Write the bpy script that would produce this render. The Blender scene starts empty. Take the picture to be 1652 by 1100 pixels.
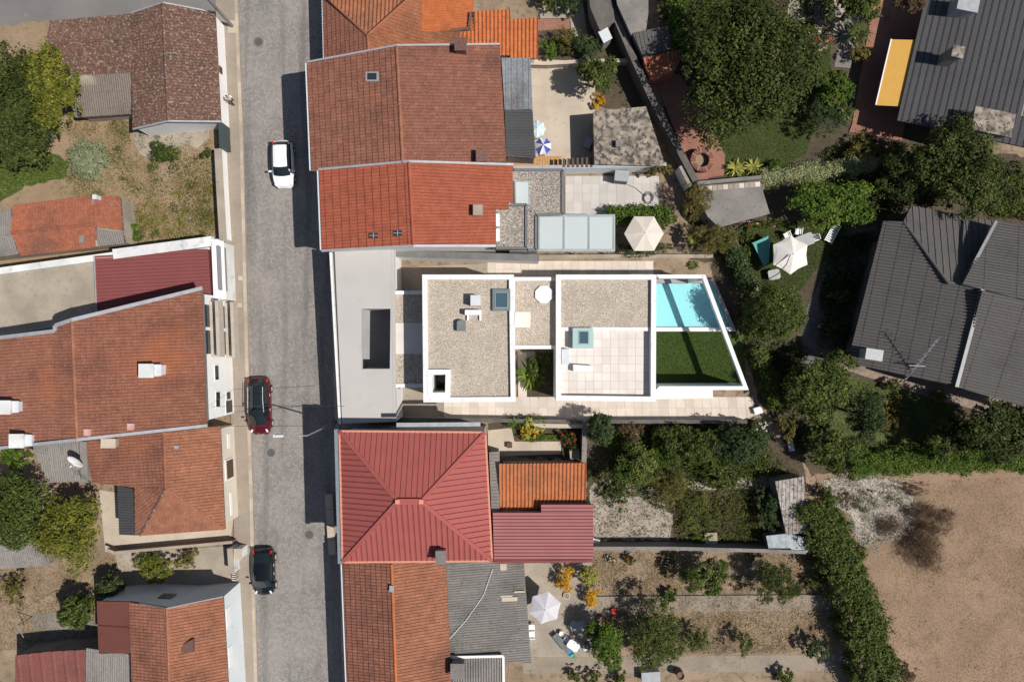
import bpy, bmesh, math, random
import numpy as np
from mathutils import Vector, Matrix
random.seed(7); RNG = np.random.default_rng(7)
SC = bpy.context.scene
C = SC.collection
# ------------------------------------------------------------------ camera, sky, sun, exposure
F, H = 1101.33, 55.0            # focal length in photo pixels, flying height of the drone in metres
cam = bpy.data.cameras.new('camera'); cam.sensor_width = 36.0; cam.lens = 24.0; cam.clip_end = 1500
camo = bpy.data.objects.new('camera', cam); C.objects.link(camo); camo.location = (0, 0, H)
SC.camera = camo
SX, SY = -0.68, 0.20            # shadow shift in metres per metre of height
SUNV = Vector((-SX, -SY, 1.0)).normalized()
wd = bpy.data.worlds.new('World'); SC.world = wd; wd.use_nodes = True
nt = wd.node_tree; bg = nt.nodes['Background']
sky = nt.nodes.new('ShaderNodeTexSky'); sky.sky_type = 'NISHITA'; sky.sun_disc = False
sky.sun_elevation = math.asin(SUNV.z); sky.sun_rotation = math.atan2(SUNV.x, SUNV.y)
nt.links.new(sky.outputs[0], bg.inputs[0]); bg.inputs[1].default_value = 0.06
sl = bpy.data.lights.new('sun', 'SUN'); sl.energy = 4.3; sl.angle = math.radians(0.5); sl.color = (1, 0.955, 0.89)
so = bpy.data.objects.new('sun', sl); C.objects.link(so); so.location = SUNV * 80
so.rotation_euler = SUNV.to_track_quat('Z', 'Y').to_euler()
SC.view_settings.view_transform = 'Standard'; SC.view_settings.look = 'None'
SC.view_settings.exposure = 0.22; SC.view_settings.gamma = 1.0; SC.view_settings.use_curve_mapping = False

# ------------------------------------------------------------------ pixel -> place
def W(px, py, z=0.0):
    k = (H - z) / F
    return Vector(((px - 826) * k, (550 - py) * k, z))
def WL(pts, z=None):
    return [W(p[0], p[1], p[2] if len(p) > 2 else z) for p in pts]
def on_plane(px, py, p0, n):
    o = Vector((0, 0, H)); d = Vector(((px - 826) / F, (550 - py) / F, -1))
    return o + d * ((p0 - o).dot(n) / d.dot(n))

# ------------------------------------------------------------------ materials
MATS = {}
def newmat(name):
    m = bpy.data.materials.new(name); m.use_nodes = True; MATS[name] = m
    t = m.node_tree; return m, t, t.nodes['Principled BSDF']
def col4(c): return (c[0], c[1], c[2], 1)
def N(t, kind, **kw):
    n = t.nodes.new(kind)
    for k, v in kw.items(): setattr(n, k, v)
    return n
def noise(t, vec, scale, detail=4, rough=.55):
    n = N(t, 'ShaderNodeTexNoise'); n.inputs['Scale'].default_value = scale
    n.inputs['Detail'].default_value = detail; n.inputs['Roughness'].default_value = rough
    t.links.new(vec, n.inputs['Vector']); return n.outputs['Fac']
def ramp(t, fac, lo, hi):
    r = N(t, 'ShaderNodeMapRange'); r.inputs[1].default_value = lo; r.inputs[2].default_value = hi
    t.links.new(fac, r.inputs[0]); return r.outputs[0]
def mix(t, fac, a, b, mode='MIX'):
    m = N(t, 'ShaderNodeMix', data_type='RGBA', blend_type=mode)
    if isinstance(fac, (int, float)): m.inputs[0].default_value = fac
    else: t.links.new(fac, m.inputs[0])
    for s, v in ((6, a), (7, b)):
        if isinstance(v, tuple): m.inputs[s].default_value = col4(v)
        else: t.links.new(v, m.inputs[s])
    return m.outputs[2]
def pos(t, scale=(1, 1, 1), rz=0):
    g = N(t, 'ShaderNodeNewGeometry'); mp = N(t, 'ShaderNodeMapping')
    mp.inputs['Scale'].default_value = scale; mp.inputs['Rotation'].default_value = (0, 0, rz)
    t.links.new(g.outputs['Position'], mp.inputs[0]); return mp.outputs[0]
def attr(t, name='tint'):
    a = N(t, 'ShaderNodeAttribute'); a.attribute_name = name; return a.outputs['Fac']
def bump(t, b, fac, strength=.4, dist=.02):
    n = N(t, 'ShaderNodeBump'); n.inputs['Strength'].default_value = strength; n.inputs['Distance'].default_value = dist
    t.links.new(fac, n.inputs['Height']); t.links.new(n.outputs[0], b.inputs['Normal'])

def M_plain(name, c, rough=.6, metal=0.0, var=.12, scale=3, spec=.4, emit=None):
    m, t, b = newmat(name); p = pos(t)
    f = ramp(t, noise(t, p, scale), .3, .7)
    cc = mix(t, f, tuple(x * (1 - var) for x in c), tuple(min(.9, x * (1 + var)) for x in c))
    t.links.new(cc, b.inputs['Base Color']); b.inputs['Roughness'].default_value = rough
    b.inputs['Metallic'].default_value = metal; b.inputs['Specular IOR Level'].default_value = spec
    return m
def M_rough(name, c1, c2, spots=None, s1=.6, s2=9, thr=(.58, .7), bmp=.35, rough=.9, fine=40, fv=.25, tint=0.0):
    """weathered mineral surface: two tones, fine grain, stains"""
    m, t, b = newmat(name); p = pos(t)
    c = mix(t, ramp(t, noise(t, p, s1, 6), .35, .65), c1, c2)
    g = noise(t, p, fine, 3, .7)
    gr = ramp(t, g, .25, .75)
    v = N(t, 'ShaderNodeMapRange'); v.inputs[3].default_value = 1 - fv; v.inputs[4].default_value = 1 + fv
    t.links.new(gr, v.inputs[0])
    cv = N(t, 'ShaderNodeCombineColor')
    for i in range(3): t.links.new(v.outputs[0], cv.inputs[i])
    c = mix(t, 1.0, c, cv.outputs[0], 'MULTIPLY')
    if spots: c = mix(t, ramp(t, noise(t, p, s2, 5, .65), *thr), c, spots)
    if tint:
        a = N(t, 'ShaderNodeMapRange'); a.inputs[3].default_value = 1 - tint; a.inputs[4].default_value = 1 + tint
        t.links.new(attr(t), a.inputs[0]); k = N(t, 'ShaderNodeCombineColor')
        for i in range(3): t.links.new(a.outputs[0], k.inputs[i])
        c = mix(t, 1.0, c, k.outputs[0], 'MULTIPLY')
    t.links.new(c, b.inputs['Base Color']); b.inputs['Roughness'].default_value = rough
    b.inputs['Specular IOR Level'].default_value = .25
    if bmp: bump(t, b, g, bmp, .02)
    return m
def M_tile(name, dark, mid, light, lichen=(.42, .36, .28), lthr=(.66, .74), stain=(.10, .06, .05), sthr=(.56, .74), patch=None):
    m, t, b = newmat(name); p = pos(t)
    a = attr(t)
    c = mix(t, ramp(t, a, 0, .5), dark, mid); c = mix(t, ramp(t, a, .5, 1), c, light)
    c = mix(t, ramp(t, noise(t, p, .35, 5, .6), *sthr), c, stain)
    n8 = ramp(t, noise(t, p, 7, 4, .7), .3, .7); c = mix(t, n8, mix(t, .3, c, tuple(x * .45 for x in dark)), mix(t, .22, c, tuple(min(.8, x * 1.5) for x in light)))
    if 'tile' in name and 'dark' not in name:
        c = mix(t, ramp(t, noise(t, p, 1.5, 4, .7), .42, .68), c, mix(t, .42, c, tuple(x * .55 for x in dark)))
        c = mix(t, ramp(t, noise(t, p, 2.3, 3, .6), .56, .7), c, mix(t, .4, c, light))
        if 'orange' not in name and 'bright' not in name: c = mix(t, ramp(t, noise(t, p, 11, 2, .5), .66, .72), c, (.42, .36, .29))
    if patch: c = mix(t, ramp(t, noise(t, p, .22, 2), .58, .72), c, mix(t, .6, c, patch))
    c = mix(t, ramp(t, noise(t, p, 5.5 if 'brown' in name else 3.2, 5, .75), *lthr), c, lichen)
    g = noise(t, p, 25, 3, .7)
    c = mix(t, ramp(t, g, .35, .75), mix(t, .28, c, (.03, .02, .02)), c)
    t.links.new(c, b.inputs['Base Color']); b.inputs['Roughness'].default_value = .85
    b.inputs['Specular IOR Level'].default_value = .25
    bump(t, b, g, .3, .01)
    return m
def M_leaf(name, dark, mid, light):
    m, t, b = newmat(name); a = attr(t)
    c = mix(t, ramp(t, a, 0, .55), dark, mid); c = mix(t, ramp(t, a, .55, 1), c, light)
    t.links.new(c, b.inputs['Base Color']); b.inputs['Roughness'].default_value = .55
    b.inputs['Specular IOR Level'].default_value = .12
    tr = N(t, 'ShaderNodeBsdfTranslucent'); t.links.new(c, tr.inputs[0])
    ms = N(t, 'ShaderNodeMixShader'); ms.inputs[0].default_value = .22
    t.links.new(b.outputs[0], ms.inputs[1]); t.links.new(tr.outputs[0], ms.inputs[2])
    t.links.new(ms.outputs[0], t.nodes['Material Output'].inputs[0])
    return m
def M_gravel(name, c1, c2, c3):
    m, t, b = newmat(name); p = pos(t)
    v = N(t, 'ShaderNodeTexVoronoi'); v.inputs['Scale'].default_value = 15; t.links.new(p, v.inputs['Vector'])
    s = N(t, 'ShaderNodeSeparateColor'); t.links.new(v.outputs['Color'], s.inputs[0])
    c = mix(t, ramp(t, s.outputs[0], 0, .5), c1, c2); c = mix(t, ramp(t, s.outputs[0], .6, 1), c, c3)
    c = mix(t, ramp(t, v.outputs['Distance'], .5, .95), c, tuple(x * .4 for x in c1))
    c = mix(t, ramp(t, noise(t, p, .8, 5), .4, .75), c, mix(t, .3, c, tuple(x * .55 for x in c1)))
    t.links.new(c, b.inputs['Base Color']); b.inputs['Roughness'].default_value = .9
    inv = N(t, 'ShaderNodeMath', operation='SUBTRACT'); inv.inputs[0].default_value = 1; t.links.new(v.outputs['Distance'], inv.inputs[1])
    bump(t, b, inv.outputs[0], .6, .04); return m
def M_cobble(name):
    m, t, b = newmat(name); p = pos(t, (1, 1, 1), math.radians(38))
    br = N(t, 'ShaderNodeTexBrick'); t.links.new(p, br.inputs['Vector'])
    br.inputs['Scale'].default_value = 1; br.inputs['Brick Width'].default_value = .21; br.inputs['Row Height'].default_value = .18
    br.inputs['Mortar Size'].default_value = .012; br.inputs['Mortar Smooth'].default_value = .4
    br.inputs['Color1'].default_value = (.34, .31, .283, 1); br.inputs['Color2'].default_value = (.215, .198, .184, 1)
    br.inputs['Mortar'].default_value = (.085, .08, .077, 1)
    p2 = pos(t)
    c = mix(t, ramp(t, noise(t, p2, 7, 4, .7), .25, .75), mix(t, .45, br.outputs[0], (.10, .096, .095)), br.outputs[0])
    c = mix(t, ramp(t, noise(t, p2, .35, 5), .35, .7), c, mix(t, .4, c, (.34, .305, .27)))
    ps = pos(t, (.55, .035, 1), math.radians(-1.6))                      # worn, oil-dark wheel tracks
    c = mix(t, ramp(t, noise(t, ps, 1.6, 3), .5, .68), c, mix(t, .5, c, (.085, .08, .08)))
    t.links.new(c, b.inputs['Base Color']); b.inputs['Roughness'].default_value = .8
    b.inputs['Specular IOR Level'].default_value = .3
    bump(t, b, br.outputs['Fac'], -.4, .012); return m
def M_grid(name, c1, c2, mortar, bw, bh, off=0.0, rz=0, ms=.012):
    m, t, b = newmat(name); p = pos(t, (1, 1, 1), rz)
    br = N(t, 'ShaderNodeTexBrick', offset=off); t.links.new(p, br.inputs['Vector']); br.inputs['Scale'].default_value = 1
    br.inputs['Brick Width'].default_value = bw; br.inputs['Row Height'].default_value = bh
    br.inputs['Mortar Size'].default_value = ms
    br.inputs['Color1'].default_value = col4(c1); br.inputs['Color2'].default_value = col4(c2); br.inputs['Mortar'].default_value = col4(mortar)
    p2 = pos(t)
    c = mix(t, ramp(t, noise(t, p2, .6, 6), .35, .7), br.outputs[0], mix(t, .35, br.outputs[0], tuple(x * .45 for x in c1)))
    c = mix(t, ramp(t, noise(t, p2, 14, 4, .7), .3, .75), mix(t, .2, c, (.05, .05, .05)), c)
    t.links.new(c, b.inputs['Base Color']); b.inputs['Roughness'].default_value = .85; b.inputs['Specular IOR Level'].default_value = .25
    return m
def M_glass(name, c, rough=.08, spec=.6):
    m, t, b = newmat(name); b.inputs['Base Color'].default_value = col4(c); b.inputs['Roughness'].default_value = rough
    b.inputs['Specular IOR Level'].default_value = spec; return m
def M_water():
    m, t, b = newmat('pool_water')
    tr = N(t, 'ShaderNodeBsdfTransparent'); tr.inputs[0].default_value = (.80, .97, .975, 1)
    gl = N(t, 'ShaderNodeBsdfGlossy'); gl.inputs['Roughness'].default_value = .05
    ms = N(t, 'ShaderNodeMixShader'); ms.inputs[0].default_value = .05
    n = N(t, 'ShaderNodeBump'); n.inputs['Strength'].default_value = .2; n.inputs['Distance'].default_value = .03
    t.links.new(noise(t, pos(t), 3), n.inputs['Height']); t.links.new(n.outputs[0], gl.inputs['Normal'])
    t.links.new(tr.outputs[0], ms.inputs[1]); t.links.new(gl.outputs[0], ms.inputs[2])
    t.links.new(ms.outputs[0], t.nodes['Material Output'].inputs[0]); return m

M_cobble('cobble'); M_water()
M_rough('soil', (.31, .225, .155), (.21, .155, .105), (.12, .095, .06), .5, 1.8, (.5, .7), .5, fine=22, fv=.4)
M_rough('field', (.305, .207, .14), (.225, .15, .098), (.165, .12, .08), .2, .6, (.55, .8), .5, fine=14, fv=.38)
M_rough('dry_grass', (.30, .21, .14), (.24, .175, .105), (.15, .135, .06), .6, 1.8, (.52, .72), .5, fine=18, fv=.4)
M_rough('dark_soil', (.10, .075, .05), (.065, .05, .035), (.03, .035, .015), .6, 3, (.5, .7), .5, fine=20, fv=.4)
M_rough('green_ground', (.085, .10, .03), (.05, .07, .02), (.15, .14, .06), .6, 3, (.55, .75), .5, fine=25, fv=.45)
M_rough('lawn_base', (.055, .07, .02), (.042, .055, .015), (.09, .085, .035), .7, 3, (.6, .8), .4, fine=40, fv=.35)
M_rough('turf_base', (.06, .095, .022), (.05, .08, .018), (.09, .11, .035), .7, 3, (.6, .8), .4, fine=40, fv=.3)
M_rough('concrete', (.37, .315, .25), (.27, .23, .185), (.18, .15, .12), .5, 3, (.58, .75), .2)
M_rough('concrete_mid', (.30, .245, .19), (.225, .185, .145), (.15, .125, .10), .6, 3, (.55, .72), .25)
M_rough('concrete_pale', (.50, .425, .335), (.40, .335, .265), (.27, .22, .17), .45, 3, (.6, .78), .15)
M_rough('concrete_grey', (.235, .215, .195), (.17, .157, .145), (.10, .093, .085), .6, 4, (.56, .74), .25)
M_rough('concrete_dark', (.14, .125, .11), (.09, .083, .075), (.20, .18, .15), .7, 5, (.58, .72), .3)
M_rough('mottled', (.36, .30, .235), (.10, .09, .078), (.06, .055, .05), 1.6, 3.2, (.5, .62), .25)
M_rough('asphalt', (.19, .178, .17), (.15, .142, .138), (.26, .20, .15), .3, .9, (.6, .8), .3, fine=60)
M_rough('rubble', (.38, .325, .265), (.26, .225, .185), (.10, .085, .065), 1.2, 5, (.5, .62), .5, fine=12, fv=.4)
M_rough('white_gravel', (.42, .375, .32), (.32, .28, .235), (.22, .18, .13), .8, 4, (.55, .7), .7, fine=11, fv=.5)
M_rough('white_wall', (.80, .79, .775), (.74, .73, .715), (.42, .41, .39), .4, 1.7, (.62, .8), .1, fv=.06)
M_rough('white_new', (.74, .73, .72), (.68, .67, .66), (.46, .45, .435), .5, 2.1, (.55, .78), .05, rough=.7, fv=.04)
M_rough('white_stained', (.72, .72, .70), (.56, .56, .55), (.30, .30, .285), .5, 1.3, (.56, .74), .15, fv=.1)
M_rough('blue_wall', (.66, .71, .73), (.60, .65, .67), (.36, .40, .42), .5, 2, (.6, .78), .1, fv=.08)
M_rough('cream_wall', (.66, .60, .50), (.58, .53, .44), (.40, .36, .30), .5, 2, (.64, .8), .1, fv=.07)
M_rough('grey_wall', (.33, .33, .33), (.27, .27, .27), (.2, .2, .2), .5, 2, (.62, .8), .1, fv=.08)
M_rough('house_grey', (.455, .435, .415), (.43, .41, .39), (.385, .365, .345), .3, 1.1, (.55, .85), .05, fv=.03)
M_rough('stone_paver', (.60, .525, .455), (.52, .45, .385), (.42, .36, .31), .8, 5, (.6, .8), .1, fv=.08, tint=.10)
M_rough('terrace_tile', (.66, .60, .555), (.60, .54, .495), (.52, .46, .42), .8, 5, (.62, .8), .08, fv=.05, tint=.06)
M_rough('marble', (.74, .735, .73), (.66, .655, .65), (.42, .42, .43), .9, 1.8, (.62, .74), .05, rough=.5, fv=.05)
M_rough('patio_stone', (.50, .47, .44), (.44, .41, .385), (.38, .35, .33), .8, 5, (.6, .8), .08, fv=.06, tint=.08)
M_rough('coping', (.33, .335, .34), (.29, .295, .30), (.24, .24, .25), .8, 5, (.6, .8), .08, fv=.06)
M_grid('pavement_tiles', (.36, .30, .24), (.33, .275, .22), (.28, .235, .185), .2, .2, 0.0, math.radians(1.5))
M_grid('terracotta_paving', (.36, .165, .115), (.30, .135, .095), (.22, .13, .10), .30, .30, 0.0, math.radians(-14))
M_grid('checker_paving', (.33, .25, .19), (.23, .18, .15), (.17, .14, .11), .42, .42, .5, math.radians(-14))
M_grid('shaded_paving', (.16, .15, .14), (.11, .105, .10), (.08, .075, .07), .42, .42, .5, math.radians(35))  # shadow of the dark tiled house put into the paving colour
M_gravel('roof_gravel', (.36, .30, .24), (.47, .40, .32), (.62, .545, .455))
M_gravel('roof_gravel_grey', (.17, .145, .125), (.36, .31, .26), (.58, .53, .48))
M_tile('tile_brown', (.115, .058, .044), (.165, .078, .056), (.22, .115, .085), (.36, .31, .24), (.53, .62), (.08, .055, .045), (.5, .72))
M_tile('tile_old', (.20, .08, .055), (.27, .108, .07), (.36, .155, .10), (.33, .25, .18), (.68, .76), (.13, .06, .045), (.52, .74))
M_tile('tile_red', (.245, .098, .062), (.30, .122, .077), (.38, .16, .10), (.34, .27, .2), (.68, .76), (.155, .06, .04), (.52, .72), (.42, .145, .062))
M_tile('tile_rust', (.28, .11, .062), (.35, .142, .08), (.44, .19, .11), (.36, .28, .2), (.7, .78), (.18, .075, .05), (.5, .7))
M_tile('tile_shed', (.27, .09, .055), (.36, .12, .065), (.44, .16, .09), (.42, .36, .29), (.64, .72), (.17, .075, .055), (.5, .7), (.45, .14, .06))
M_tile('tile_orange', (.345, .092, .05), (.40, .11, .06), (.45, .13, .072), (.3, .15, .1), (.76, .85), (.34, .09, .05), (.55, .8))
M_tile('tile_bright', (.48, .135, .045), (.57, .165, .055), (.64, .20, .07), (.3, .18, .1), (.74, .83), (.42, .12, .05), (.55, .8))
M_tile('tile_ribbed', (.29, .115, .06), (.38, .145, .072), (.48, .19, .09), (.30, .2, .13), (.66, .75), (.16, .08, .05), (.46, .68))
M_tile('tile_worn', (.43, .14, .055), (.52, .165, .062), (.60, .2, .08), (.17, .11, .07), (.58, .68), (.3, .12, .06), (.5, .7))
M_tile('tile_dark', (.10, .094, .09), (.118, .11, .105), (.135, .127, .12), (.11, .10, .095), (.72, .8), (.068, .062, .06), (.5, .8))
M_tile('panel_dark', (.078, .077, .082), (.085, .084, .089), (.092, .091, .096), (.10, .10, .105), (.75, .85), (.064, .063, .066), (.5, .8))
M_tile('corrugated', (.20, .185, .17), (.25, .232, .215), (.31, .288, .265), (.10, .09, .08), (.58, .7), (.15, .14, .13), (.48, .68))
M_tile('corrugated_brown', (.17, .14, .12), (.21, .175, .15), (.26, .22, .19), (.33, .27, .2), (.6, .7), (.14, .12, .105), (.5, .7))
M_tile('corrugated_dark', (.055, .057, .06), (.07, .072, .075), (.09, .092, .095), (.13, .125, .12), (.62, .75), (.06, .06, .06), (.5, .7))
M_tile('sheet_blue', (.155, .18, .20), (.20, .225, .245), (.30, .315, .325), (.16, .085, .06), (.55, .68), (.10, .11, .12), (.5, .66))
M_tile('sheet_rust', (.17, .055, .045), (.22, .075, .06), (.26, .10, .08), (.48, .44, .42), (.66, .72), (.15, .055, .045), (.5, .7))
M_tile('sheet_redbrown', (.15, .05, .037), (.175, .06, .043), (.19, .067, .05), (.40, .30, .27), (.74, .8), (.14, .05, .04), (.5, .7))
M_tile('planks_old', (.26, .235, .205), (.40, .37, .33), (.54, .50, .46), (.13, .09, .065), (.52, .62), (.2, .16, .13), (.5, .7))
M_plain('red_metal', (.32, .088, .077), .75, 0, .05, 1.0, .12); M_plain('red_metal_base', (.15, .035, .032), .6)
M_plain('salmon', (.58, .24, .155), .6, 0, .08); M_plain('pink_metal', (.315, .125, .128), .75, 0, .06, .6, .12)
M_plain('maroon_metal', (.205, .065, .064), .75, 0, .06, .6, .12)
M_plain('gutter_blue', (.24, .29, .32), .4, .3); M_plain('flashing', (.38, .385, .40), .45, .2, .12, 2); M_plain('dark_flashing', (.15, .15, .15), .5, .2, .1)
M_plain('zinc', (.16, .155, .15), .5, .2, .2, 1.2)
M_plain('black_void', (.012, .012, .012), .9); M_plain('dark_metal', (.05, .052, .055), .5); M_plain('white_paint', (.78, .78, .77), .5, 0, .04)
M_plain('white_plastic', (.74, .74, .73), .4, 0, .04); M_plain('grey_plastic', (.32, .33, .34), .5); M_plain('ac_grey', (.56, .58, .60), .5, 0, .05)
M_plain('slate_box', (.15, .17, .17), .6); M_plain('teal_canvas', (.10, .33, .29), .8, 0, .06); M_plain('yellow_canvas', (.60, .335, .07), .8, 0, .04)
M_plain('beige_canvas', (.60, .54, .47), .85, 0, .04); M_plain('cream_canvas', (.70, .66, .61), .85, 0, .03); M_plain('lilac_canvas', (.52, .50, .52), .85, 0, .04)
M_plain('ice_canvas', (.52, .61, .63), .85, 0, .05); M_plain('blue_canvas', (.055, .085, .36), .85, 0, .05)
M_plain('wood_deck', (.44, .25, .115), .8, 0, .25, 6); M_plain('wood_dark', (.10, .06, .04), .8, 0, .3, 5); M_plain('bark', (.12, .09, .065), .9, 0, .3, 8)
M_plain('brick_red', (.34, .12, .07), .85, 0, .2, 6); M_plain('brick_dark', (.16, .085, .07), .85, 0, .3, 6); M_plain('brown_door', (.09, .045, .03), .6)
M_plain('garage_grey', (.24, .235, .23), .55, 0, .06); M_plain('beige_ledge', (.43, .375, .315), .8, 0, .1); M_plain('chimney_brown', (.13, .07, .055), .85, 0, .2, 5)
M_plain('tin', (.27, .30, .315), .6, 0, .3, 2.5); M_plain('steel', (.36, .38, .39), .4, .4, .1); M_plain('dark_green_gate', (.045, .065, .07), .5); M_plain('iron', (.10, .095, .09), .7, .2, .2, 8)
M_plain('pool_shell', (.42, .70, .73), .4, 0, .03); M_plain('pink_vent', (.52, .30, .27), .8, 0, .15); M_plain('red_plastic', (.55, .05, .04), .4)
M_plain('green_plastic', (.05, .35, .2), .4); M_plain('blue_plastic', (.05, .2, .4), .4); M_plain('table_grey', (.33, .34, .33), .6, 0, .08)
M_glass('frosted', (.47, .51, .51), .25, .4); M_plain('glass_frame', (.33, .37, .37), .4, .2); M_glass('sky_glass', (.06, .10, .13), .06)
M_glass('skylight_rim', (.30, .41, .41), .2); M_glass('green_glass', (.36, .50, .48), .2); M_glass('window_glass', (.03, .035, .04), .05)
M_glass('paint_white', (.78, .79, .80), .2); M_glass('paint_red', (.075, .005, .009), .12, .7); M_glass('paint_black', (.006, .007, .009), .1, .7)
M_glass('car_glass', (.012, .018, .02), .04, .8); M_glass('tyre', (.012, .012, .012), .8, .2); M_glass('rim', (.4, .4, .41), .3); M_glass('lamp_clear', (.7, .7, .68), .1)
M_glass('lamp_red', (.5, .02, .02), .15); M_glass('chrome', (.55, .56, .57), .15)
M_plain('skin', (.45, .27, .19), .6); M_plain('shirt', (.72, .76, .80), .8); M_plain('trousers', (.04, .045, .06), .8); M_plain('hair', (.02, .015, .012), .7)
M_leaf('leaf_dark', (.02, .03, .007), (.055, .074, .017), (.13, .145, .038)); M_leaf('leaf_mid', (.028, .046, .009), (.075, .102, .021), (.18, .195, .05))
M_leaf('leaf_bright', (.045, .08, .012), (.085, .14, .018), (.17, .22, .035)); M_leaf('leaf_yellow', (.07, .085, .015), (.14, .15, .022), (.28, .25, .04))
M_leaf('leaf_grey', (.16, .18, .095), (.28, .31, .18), (.42, .44, .27)); M_leaf('leaf_olive', (.08, .075, .02), (.15, .13, .035), (.26, .20, .06))
M_leaf('leaf_blue', (.024, .042, .014), (.052, .078, .028), (.12, .145, .06)); M_leaf('leaf_gold', (.42, .20, .01), (.60, .32, .015), (.72, .45, .04))
M_leaf('leaf_lime', (.16, .17, .03), (.32, .31, .06), (.50, .46, .13)); M_leaf('leaf_cream', (.12, .15, .04), (.33, .35, .17), (.58, .56, .38))
M_leaf('leaf_brown', (.065, .04, .022), (.115, .072, .042), (.18, .125, .075)); M_leaf('straw', (.24, .17, .08), (.34, .25, .13), (.46, .36, .2))
M_leaf('weed', (.05, .065, .015), (.10, .115, .03), (.20, .19, .05)); M_leaf('grass', (.032, .048, .01), (.056, .076, .016), (.10, .115, .03)); M_leaf('grass_bright', (.06, .09, .018), (.10, .14, .03), (.16, .2, .05))
M_leaf('petal_red', (.42, .02, .015), (.55, .035, .02), (.65, .09, .04)); M_leaf('petal_pink', (.45, .14, .3), (.55, .25, .42), (.7, .45, .55)); M_leaf('petal_white', (.6, .58, .54), (.7, .68, .64), (.8, .78, .74))
M_leaf('turf_green', (.05, .082, .016), (.075, .118, .026), (.11, .15, .04)); M_leaf('chips', (.19, .17, .145), (.29, .26, .225), (.40, .365, .32)); M_leaf('petal_orange', (.55, .12, .02), (.62, .18, .03), (.7, .26, .04)); M_leaf('petal_blue', (.18, .2, .45), (.26, .28, .55), (.36, .38, .62))

# ------------------------------------------------------------------ mesh and object helpers
ORG = {}
def link(name, me, mat, parent=None, org=Vector((0, 0, 0)), smooth=False):
    o = bpy.data.objects.new(name, me); C.objects.link(o)
    if mat: me.materials.append(MATS[mat])
    if parent: o.parent = parent; ORG[o.name] = ORG[parent.name]
    else: o.location = org; ORG[o.name] = Vector(org)
    if smooth:
        me.polygons.foreach_set('use_smooth', [True] * len(me.polygons))
    return o
def tag(o, label, cat, group=None, kind=None):
    if kind: o['kind'] = kind
    if label: o['label'] = label
    if cat: o['category'] = cat
    if group: o['group'] = group
    return o
def thing(name, label, cat, at, group=None):
    o = bpy.data.objects.new(name, None); C.objects.link(o); o.location = at; ORG[o.name] = Vector(at)
    o.empty_display_size = .3
    return tag(o, label, cat, group)
class MB:
    def __init__(s): s.v = []; s.f = []; s.t = []
    def face(s, pts, t=.5):
        n = len(s.v); s.v += [tuple(p) for p in pts]; s.f.append(tuple(range(n, n + len(pts)))); s.t.append(t)
    def prism(s, top, bottom, t=.5):
        """top: 3D polygon; bottom: z value or list of 3D points"""
        bot = [Vector((p[0], p[1], bottom)) for p in top] if isinstance(bottom, (int, float)) else bottom
        a = sum(top[i][0] * top[(i + 1) % len(top)][1] - top[(i + 1) % len(top)][0] * top[i][1] for i in range(len(top)))
        if a < 0: top = list(top)[::-1]; bot = list(bot)[::-1]
        n = len(s.v); k = len(top); s.v += [tuple(p) for p in top] + [tuple(p) for p in bot]
        s.f.append(tuple(range(n, n + k))); s.f.append(tuple(range(n + 2 * k - 1, n + k - 1, -1))); s.t += [t, t]
        for i in range(k):
            j = (i + 1) % k; s.f.append((n + i, n + k + i, n + k + j, n + j)); s.t.append(t)
        return s
    def box(s, c, size, rz=0, t=.5, rm=None):
        m = rm or Matrix.Rotation(rz, 3, 'Z'); c = Vector(c); x, y, z = (q / 2 for q in size)
        P = [c + m @ Vector((a * x, b * y, d * z)) for d in (1, -1) for a, b in ((-1, -1), (1, -1), (1, 1), (-1, 1))]
        n = len(s.v); s.v += [tuple(p) for p in P]
        for q in ((0, 1, 2, 3), (7, 6, 5, 4), (0, 4, 5, 1), (1, 5, 6, 2), (2, 6, 7, 3), (3, 7, 4, 0)): s.f.append(tuple(n + i for i in q)); s.t.append(t)
        return s
    def cyl(s, a, b, r0, r1=None, n=10, t=.5):
        a = Vector(a); b = Vector(b); r1 = r0 if r1 is None else r1
        d = (b - a).normalized(); u = d.orthogonal().normalized(); w = d.cross(u); k = len(s.v)
        for p, r in ((a, r0), (b, r1)):
            for i in range(n):
                q = 2 * math.pi * i / n; s.v.append(tuple(p + (u * math.cos(q) + w * math.sin(q)) * r))
        for i in range(n):
            j = (i + 1) % n; s.f.append((k + i, k + j, k + n + j, k + n + i)); s.t.append(t)
        s.f.append(tuple(range(k + n - 1, k - 1, -1))); s.f.append(tuple(range(k + n, k + 2 * n))); s.t += [t, t]
        return s
    def tube(s, pts, r, n=6):
        for a, b in zip(pts[:-1], pts[1:]): s.cyl(a, b, r, r, n)
        return s
    def ring(s, c, ri, ro, z0, z1, n=24):
        c = Vector(c); k = len(s.v)
        for r, z in ((ro, z0), (ro, z1), (ri, z1), (ri, z0)):
            for i in range(n):
                q = 2 * math.pi * i / n; s.v.append((c.x + r * math.cos(q), c.y + r * math.sin(q), z))
        for a in range(4):
            b = (a + 1) % 4
            for i in range(n):
                j = (i + 1) % n; s.f.append((k + a * n + i, k + a * n + j, k + b * n + j, k + b * n + i)); s.t.append(.5)
        return s
    def build(s, name, mat, parent=None, org=None, smooth=False):
        o = ORG[parent.name] if parent else (org if org is not None else Vector((0, 0, 0)))
        me = bpy.data.meshes.new(name)
        me.from_pydata([(v[0] - o[0], v[1] - o[1], v[2] - o[2]) for v in s.v], [], s.f)
        if s.t:
            a = me.attributes.new('tint', 'FLOAT', 'FACE'); a.data.foreach_set('value', np.array(s.t, dtype=np.float32))
        me.update()
        return link(name, me, mat, parent, o, smooth)
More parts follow.
